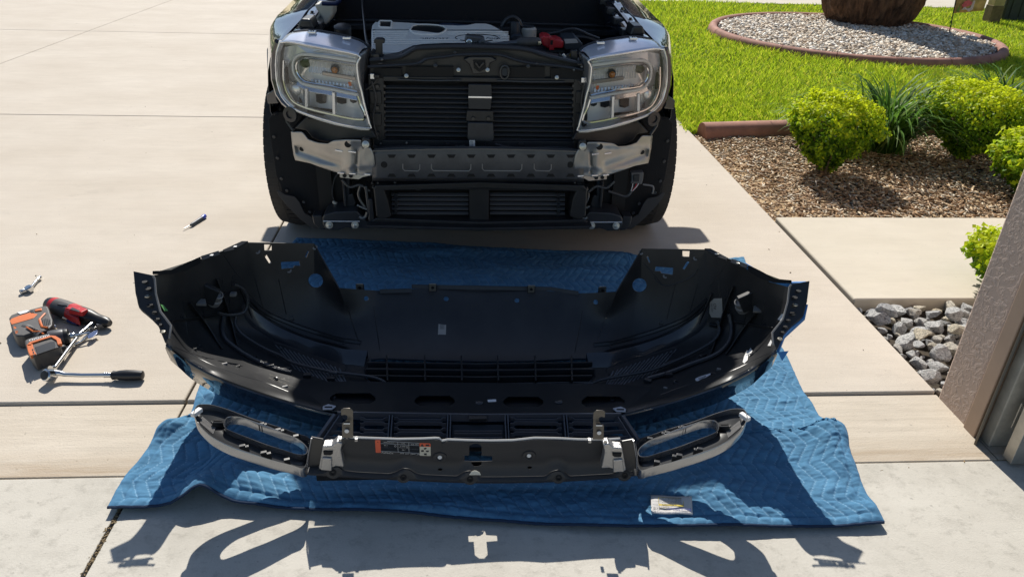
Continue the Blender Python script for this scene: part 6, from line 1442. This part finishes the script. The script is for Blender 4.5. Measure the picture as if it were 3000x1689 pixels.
    for k in range(12):
        x = 600+k*38; MB().tube([f(hp(x, 845+(x-600)*.13, .078)), f(hp(x+3, 885+(x-600)*.14, .074))], .0068, 6).build('reflector_flute', m_refl, hd)
    MB().prism([f(hp(*q, .058)) for q in ((700,760),(1055,818),(1055,860),(700,800))], (0, .022, 0)).build('beam_shelf', mat('shelf_smoke', (.42, .37, .33), .15, .3), hd, bevel=.003)
    MB().tube([f(hp(840, 725, .078)), f(hp(838, 735, .052))], .0165, 12).build('bulb_socket', m_trk, hd); MB().lathe([(.002, -.012), (.010, -.007), (.0125, 0), (.010, .007), (.002, .012)], f(hp(835, 745, .042)), (0, -1, -.2), 12).build('bulb', m_amber, hd)
    MB().prism([f(hp(*q, .060)) for q in ((975,870),(1010,872),(1015,915),(985,915))], (0, .004, 0)).build('side_marker', m_orange, hd, bevel=.002)
    MB().lathe([(.020, 0), (.018, .006), (.008, .008)], f(hp(520, 668, .07)), (0, -1, 0), 12).build('turn_lamp', mat('green_glass', (.035, .05, .03), .1, .5), hd)
    # lower row
    MB().prism([f(hp(*q, .090)) for q in ((330,830),(560,930),(1090,1020),(1150,1260),(760,1230),(480,1120),(350,1000))], (0, .006, 0)).build('lower_reflector', mat('lower_silver', (.93, .92, .89), .22, .3, bump=.3, bscale=35, bdist=.006), hd, smooth=False)
    for x, y0, y1, x2 in ((546, 925, 1140, 548), (832, 965, 1200, 838)): MB().flatbar([f(hp(x, y0, .040)), f(hp(x2, y1, .040))], .012, .05, up=(0, -1, 0)).build('divider', m_lgrey, hd, bevel=.002)
    MB().flatbar([f(hp(*q, .030)) for q in ((440,870),(570,935),(800,975),(1090,1030))], .030, .006, up=(0, -1, .4)).build('mid_bar', m_chr, hd, bevel=.002)
    for a in ((630,745,960,1085),(850,960,985,1090),(990,1070,1010,1080)):
        MB().prism([f(hp(*q, .078)) for q in ((a[0],a[2]),(a[1],a[2]+15),(a[1],a[3]+10),((a[0]+a[1])/2,a[3]+20),(a[0]+8,a[3]))], (0, .006, 0)).build('projector_void', mat('void_glass', (.02, .022, .022), .08, .3), hd, bevel=.004)
        for k in range(6): x = a[0]+(a[1]-a[0])*(k+.5)/6; MB().tube([f(hp(x, a[2]-8, .070)), f(hp(x, a[2]+34, .072))], .0048, 6).build('lower_flute', m_refl, hd)
    for k in range(7): x = 345+k*24; MB().tube([f(hp(x, 845+k*14, .072)), f(hp(x+10, 960+k*14, .075))], .0065, 6).build('lower_flute', m_refl, hd)
    MB().lathe([(.022, 0), (.020, .01), (.010, .016)], f(hp(430, 945, .06)), (-.3 if not s else .3, -1, 0), 14).build('corner_lamp', m_refl, hd)
    MB().tube(cr([f(hp(*q, .020)) for q in ((300,640),(300,850),(350,1010),(450,1110),(700,1190),(1140,1270),(1105,1100),(1080,1020))], 4), .0065, 8).build('inner_bezel', m_chr, hd)
    MB().prism([f(hp(*q, .018)) for q in ((292,700),(330,720),(345,900),(300,880))], (0, .02, 0)).build('bezel_fin', m_trk, hd, bevel=.004)
    # painted gap strip between lamp and fender
    MB().tube([f(hp(q[0]-16, q[1]-6, .03)) for q in hl_left], .016, 8).build('fender_return', m_body, tr)
# ================================================================== hand tools on the concrete
m_tgrey = mat('tool_grey', (.070, .064, .060), .5, var=.15, vscale=40, bump=.3, bscale=400, bdist=.0008); m_tblk = mat('tool_black', (.014, .014, .015), .38, var=.2, vscale=30); m_tor = mat('tool_orange', (.62, .145, .025), .42, var=.08, vscale=20); m_tred = mat('tool_red', (.52, .020, .022), .35, var=.08, vscale=20)
m_steel = mat('polished_steel', (.66, .66, .65), .16, 1.0, bump=.1, bscale=60); m_gun = mat('gun_metal', (.105, .105, .11), .34, .5)
zt = ZF(0, 880, 7.248); zu = ZF(100, 840, 5.0); zv = ZF(0, 600, 2.636)
def TG(f, x, y, z): return G(*f(x, y), z)
def slab_(f, pts, z, name, m_, par, down=None, **k): return MB().prism([TG(f, x, y, z) for x, y in pts], (0, 0, -(down if down else z-.002))).build(name, m_, par, **k)
# --- orange and grey impact driver with its battery
dv = thing('impact_driver', 'orange and grey cordless impact driver lying on its side', 'power tool', G(*zt(800, 800), 0))
bat = [(185,360),(225,300),(400,235),(700,165),(950,98),(1010,110),(1042,170),(1065,250),(1120,400),(1112,510),(1040,585),(860,640),(640,690),(480,742),(330,740),(255,650),(218,500)]
b_ = slab_(zt, bat, .056, 'battery_pack', m_tgrey, dv, bevel=.010, seg=3)
slab_(zt, [(205,430),(245,380),(400,320),(470,300),(640,252),(800,285),(710,370),(560,415),(250,505)], .0575, 'orange_panel', m_tor, b_, .004, bevel=.001)
slab_(zt, [(725,195),(745,180),(880,148),(892,180),(880,200),(745,222)], .0605, 'release_button', m_tor, b_, .012, bevel=.003)
slab_(zt, [(640,215),(700,190),(720,235),(660,262)], .0595, 'button_guard', m_tblk, b_, .01, bevel=.002); slab_(zt, [(360,250),(560,200),(640,205),(560,250),(430,285)], .059, 'battery_label', m_white, b_, .002, smooth=False)
MB().tube([TG(zt, x, y, .057) for x, y in ((955,278),(840,400),(862,480),(895,560),(1012,578))], .0045, 6).build('hex_accent', m_tor, b_)
for x, y in ((280,540),(318,640)): slab_(zt, [(x, y), (x+68, y-6), (x+76, y+52), (x+10, y+60)], .056, 'gauge_button', m_tor, b_, .003, bevel=.001)
for x in range(5): MB().tube([TG(zt, 900+38*x, 380+30*abs(x-2)*.4, .0575), TG(zt, 925+36*x, 540-12*x, .0575)], .0015, 5).build('battery_groove', m_tblk, b_)
hd_ = [TG(zt, x, y, .036) for x, y in ((520,620),(620,640),(740,690),(850,740),(960,800))]
h_ = MB().tube(cr(hd_, 3), [.0225, .023, .0235, .023, .022, .0215, .021, .0215, .022, .024, .026, .028, .030], 14).build('handle', m_tgrey, dv)
MB().tube([TG(zt, x, y, .061) for x, y in ((560,560),(700,650),(840,655),(930,710))], .0028, 6).build('grip_accent', m_tor, h_)
for k in range(5): MB().tube([TG(zt, 640+50*k, 560+20*k, .058), TG(zt, 690+48*k, 590+22*k, .059)], .004, 6).build('grip_ridge', m_tgrey, h_)
body = [(515,850),(560,815),(680,775),(1050,680),(1110,690),(1150,780),(1250,850),(1290,960),(1240,985),(800,1130),(715,1190),(660,1150),(600,1080),(545,965)]
bo = slab_(zt, body, .062, 'motor_housing', m_tgrey, dv, bevel=.016, seg=4)
MB().prism([TG(zt, x, y, .0655) for x, y in ((640,870),(1120,745),(1140,765),(1100,790),(660,910))], (0, 0, -.02)).build('brand_plate', m_tblk, bo, bevel=.003)
xa, xb = TG(zt, 1040, 740, .068), TG(zt, 700, 830, .068)
text_mesh('brand_lettering', 'RIDGID', TG(zt, 1050, 715, .0665), xb-xa, TG(zt, 880, 850, .068)-TG(zt, 870, 790, .068), .020, m_white, bo, lift=.001, squash=.95)
of = [(630,960),(650,920),(1090,780),(1150,790),(1250,850),(1280,950)]
MB().flatbar([TG(zt, x, y, .062) for x, y in of], .013, .012).build('orange_frame', m_tor, bo, bevel=.002); MB().flatbar([TG(zt, x, y, .058) for x, y in ((635,950),(670,1100),(720,1185))], .018, .014).build('orange_frame', m_tor, bo, bevel=.002)
slab_(zt, [(735,985),(1060,872),(1170,860),(1200,960),(1190,1000),(790,1140)], .0635, 'side_label', m_tblk, bo, .006, bevel=.002)
for x, y in ((675,1030),(690,1085),(705,1140)): slab_(zt, [(x, y), (x+30, y-10), (x+36, y+24), (x+8, y+34)], .0660, 'vent_slot', m_tblk, bo, .003, smooth=False)
ax0, ax1 = TG(zt, 1120, 830, .034), TG(zt, 1440, 765, .034); axd = (ax1-ax0).normalized()
MB().lathe([(.033, -.01), (.034, 0), (.033, .030), (.030, .042), (.022, .048)], ax0, axd, 22).build('gear_case', m_gun, dv); MB().lathe([(.031, .034), (.032, .040), (.030, .050), (.020, .053)], ax0, axd, 22).build('nose_bumper', m_tblk, dv)
MB().lathe([(.010, .050), (.011, .055), (.011, .068), (.008, .072)], ax0, axd, 14).build('chuck', m_steel, dv); MB().lathe([(.0036, .07), (.0036, .104), (.0030, .106), (.0030, .116)], ax0, axd, 8).build('driver_bit', m_steel, dv)
# --- small socket behind the battery
s0, s1 = TG(zt, 1040, 630, .009), TG(zt, 1165, 560, .009)
o_ = thing('socket', 'short chrome socket lying behind the impact driver battery', 'socket', (s0.x, s0.y, 0)); MB().lathe([(.0085, 0), (.009, .001), (.009, .012), (.0105, .014), (.0105, .026), (.0085, .0265), (.0075, .018)], s0, s1-s0, 16).build('barrel', m_steel, o_)
# --- panel tool with a long black handle and forked blade
pt = thing('trim_tool', 'trim removal fork with fat black handle under the extension bar', 'tool', G(*zt(1000, 1150), 0))
hp_ = [TG(zt, x, y, .020) for x, y in ((715,1290),(850,1215),(1050,1130),(1250,1050),(1400,995))]
MB().tube(cr(hp_, 3), [.010, .0165, .0185, .019, .0185, .0180, .0175, .017, .0165, .016, .0155, .0145, .010], 14).build('handle', m_tblk, pt)
sh_ = [TG(zt, x, y, z) for x, y, z in ((1390,1000,.018),(1530,945,.013),(1650,900,.010),(1760,835,.010),(1850,760,.012),(1960,690,.018))]
MB().tube(sh_, [.0045, .0045, .0045, .005, .006, .004], 10).build('shank', m_steel, pt)
MB().prism([TG(zt, x, y, .022) for x, y in ((1850,775),(1900,690),(2000,640),(2060,622),(2085,640),(2010,680),(1985,690),(2060,660),(2070,680),(1980,760),(1890,800))], (0, 0, -.003)).build('fork_blade', mat('sky_tinted_steel', (.30, .34, .46), .18, 1.0), pt, bevel=.001)  # blue of the reflected sky is put into the steel colour
# --- red cordless ratchet
rr = thing('cordless_ratchet', 'red and black cordless ratchet lying beside the impact driver', 'power tool', G(*zu(600, 380), 0))
axp = [TG(zu, x, y, z) for x, y, z in ((222,252,.034),(292,272,.034),(345,290,.034),(450,325,.034),(560,365,.033),(660,400,.033))]
def rt_seg(name, i0, i1, rs, m_, sg=18): return MB().tube(axp[i0:i1+1], rs, sg).build(name, m_, rr)
rt_seg('battery_cap', 0, 1, [.027, .0325], m_tblk); rt_seg('battery_ring', 1, 2, [.0325, .033], m_tred); rt_seg('grip', 2, 4, [.0335, .034, .033], m_tgrey)
rt_seg('collar', 4, 5, [.0335, .0325], m_tred)
hd2 = [TG(zu, x, y, z) for x, y, z in ((655,398,.033),(740,420,.033),(830,440,.031),(920,470,.028),(1000,500,.026),(1060,520,.025),(1110,535,.024))]
MB().tube(hd2, [.0325, .031, .027, .021, .0205, .0195, .012], 18).build('head', m_tblk, rr)
MB().flatbar([TG(zu, x, y, .066) for x, y in ((500,300),(640,340),(800,330),(730,300))][:2], .02, .006).build('top_plate', m_tred, rr, bevel=.002)
MB().prism([TG(zu, x, y, .068) for x, y in ((495,330),(550,270),(640,262),(790,318),(690,372),(560,345))], (0, 0, -.02)).build('top_plate', m_tred, rr, bevel=.004); MB().prism([TG(zu, x, y, .0695) for x, y in ((520,325),(560,295),(675,345),(650,362))], (0, 0, -.003)).build('paddle_label', m_tblk, rr, bevel=.001)
MB().prism([TG(zu, x, y, .046) for x, y in ((385,330),(420,322),(660,390),(655,475),(600,450),(400,360))], (0, 0, -.03)).build('side_bracket', m_tred, rr, bevel=.004); MB().prism([TG(zu, x, y, .020) for x, y in ((228,310),(250,305),(440,420),(425,436),(260,345))], (0, 0, -.014)).build('belt_rail', m_gun, rr, bevel=.002)
MB().prism([TG(zu, x, y, .066) for x, y in ((330,250),(440,212),(520,240),(490,290),(470,268),(400,262))], (0, 0, -.004)).build('grip_panel', m_tblk, rr, bevel=.001)
dr0 = TG(zu, 960, 560, .02); MB().box(dr0, (.022, .022, .018), Matrix.Rotation(.5, 3, 'Z')).build('drive_head', m_gun, rr, bevel=.003); MB().box(dr0+V(-.014, -.014, -.004), (.010, .010, .010)).build('square_drive', m_steel, rr, bevel=.001)
# --- deep socket with blue band
s0, s1 = TG(zu, 448, 460, .0125), TG(zu, 655, 525, .0125)
o_ = thing('socket', 'deep socket with a blue band beside the red ratchet', 'socket', (s0.x, s0.y, 0)); ln_ = (s1-s0).length
MB().lathe([(.011, 0), (.0125, .001), (.0125, ln_*.32), (.0125, ln_*.34)], s0, s1-s0, 18).build('barrel', m_steel, o_); MB().lathe([(.0122, ln_*.34), (.0122, ln_*.9), (.0125, ln_*.91), (.0125, ln_), (.010, ln_), (.008, ln_*.8)], s0, s1-s0, 18).build('blue_band', mat('blue_anodised', (.05, .10, .38), .22, .8), o_)
# --- long chrome ratchet with extension bar standing off its head
rt2 = thing('ratchet_wrench', 'long chrome ratchet with black grip and extension bar on the concrete', 'wrench', G(*zu(220, 1290), 0))
hc = TG(zu, 212, 1292, .030)
MB().lathe([(.016, -.016), (.0205, -.013), (.0210, 0), (.0205, .012), (.017, .0155)], hc, (-.35, -.75, .55), 24).build('head', m_steel, rt2); MB().lathe([(.0155, .0150), (.0150, .0175), (.004, .018)], hc, (-.35, -.75, .55), 20).build('selector', m_tblk, rt2)
shp_ = [TG(zu, x, y, z) for x, y, z in ((290,1262,.030),(380,1262,.026),(450,1280,.022),(700,1292,.021),(1000,1290,.021),(1140,1290,.021))]
MB().tube(shp_, [.013, .0095, .0075, .0068, .0070, .0080], 12).build('shaft', m_steel, rt2)
for k in range(4): MB().lathe([(.0085, -.002), (.0092, 0), (.0085, .002)], TG(zu, 1035+26*k, 1290, .021), (1, 0, 0), 14).build('shaft_ring', m_steel, rt2)
MB().tube([TG(zu, x, 1292, .0195) for x in (1130,1155,1200,1260,1350,1450,1540,1590,1602)], [.009, .0155, .0140, .0165, .0185, .0180, .0165, .0150, .010], 14).build('grip', m_tblk, rt2)
eb = [TG(zu, x, y, z) for x, y, z in ((300,1185,.030),(480,940,.027),(660,700,.024),(700,650,.024),(850,548,.024))]
MB().tube([eb[0], eb[1], eb[2]], .0072, 12).build('extension_bar', m_steel, rt2); ex = eb[2].lerp(eb[4], .02); MB().tube([eb[2], ex, eb[2].lerp(eb[4], .55), eb[2].lerp(eb[4], .58), eb[4]], [.0072, .0095, .0095, .0115, .0115], 14).build('extension_socket', m_steel, rt2)
MB().tube([TG(zu, 245, 1205, .034), eb[0]], [.013, .010], 12).build('extension_drive', m_steel, rt2)
# --- stubby ratchet and screwdriver further back
st2 = thing('stubby_ratchet', 'small chrome ratchet with socket lying above the power tools', 'wrench', G(*zv(225, 650), 0))
c = TG(zv, 225, 648, .014); MB().lathe([(.012, -.012), (.0155, -.008), (.0155, .008), (.012, .012)], c, (-.2, -.2, 1), 18).build('head', m_steel, st2)
MB().tube([TG(zv, x, y, .011) for x, y in ((238,640),(262,608),(285,580),(305,562),(313,556))], [.006, .0055, .0058, .0085, .007], 10).build('handle', m_steel, st2)
MB().lathe([(.0095, 0), (.0102, .001), (.0102, .026), (.0085, .027), (.007, .018)], TG(zv, 212, 655, .011), TG(zv, 158, 672, .011)-TG(zv, 212, 655, .011), 16).build('socket', m_steel, st2)
sd_ = thing('screwdriver', 'small blue ended screwdriver lying on the driveway by the truck', 'screwdriver', G(*zv(1480, 150), 0))
MB().tube([TG(zv, x, y, .0085) for x, y in ((1418,184),(1446,170),(1474,155))], [.0022, .0028, .003], 8).build('blade', m_steel, sd_)
MB().tube([TG(zv, x, y, .0105) for x, y in ((1470,157),(1484,150),(1510,133),(1540,114),(1562,100))], [.005, .0085, .0080, .0090, .0085], 12).build('grip', mat('slate_grip', (.045, .060, .085), .45), sd_); MB().tube([TG(zv, x, y, .0105) for x, y in ((1560,101),(1572,93),(1582,85),(1586,82))], [.0095, .0110, .0105, .006], 12).build('end_cap', mat('blue_cap', (.012, .05, .42), .35), sd_)
# --- flex-head ratchet left on the engine
er = thing('ratchet_wrench', 'dark flex head ratchet resting across the engine cover', 'wrench', EC(1250, 380))
def ER(x, y, l): 
    p = PY(*ze(x, y), 3.02); return p+V(0, 0, l)
MB().prism([ER(x, y, .0) for x, y in ((1105,360),(1130,305),(1180,315),(1310,330),(1330,365),(1290,425),(1160,428),(1120,405))], (0, .028, .004)).build('head', m_gun, er, bevel=.006, seg=3)
MB().lathe([(.012, 0), (.012, .004), (.008, .005), (.008, .008)], ER(1157, 382, 0)+V(0, -.001, 0), (0, -1, .1), 16).build('drive_button', m_steel, er); MB().flatbar([ER(1205, 390, 0)+V(0, -.003, 0), ER(1240, 375, 0)+V(0, -.003, 0)], .006, .004).build('selector', m_steel, er)
MB().lathe([(.017, 0), (.017, .014), (.013, .018)], ER(1302, 402, 0)+V(0, .012, 0), (0, -1, .1), 18).build('hinge', m_gun, er); MB().lathe([(.010, 0), (.009, .003)], ER(1302, 404, 0)+V(0, -.006, 0), (0, -1, .1), 14).build('hinge_pin', m_tblk, er)
MB().tube([ER(x, y, 0)+V(0, .006, 0) for x, y in ((1320,405),(1400,415),(1500,408),(1600,395),(1680,390))], [.012, .0090, .0088, .0095, .012], 12).build('shaft', m_gun, er)
MB().tube([ER(x, y, 0)+V(0, .006, 0) for x, y in ((1672,390),(1690,388),(1760,385),(1850,382),(1910,382),(1930,384))], [.012, .0175, .0195, .0185, .0165, .011], 14).build('grip', m_tgrey, er); MB().lathe([(.008, 0), (.007, .003)], ER(1912, 385, 0)+V(.0, -.012, 0), (0, -1, 0), 12).build('grip_eye', m_steel, er)
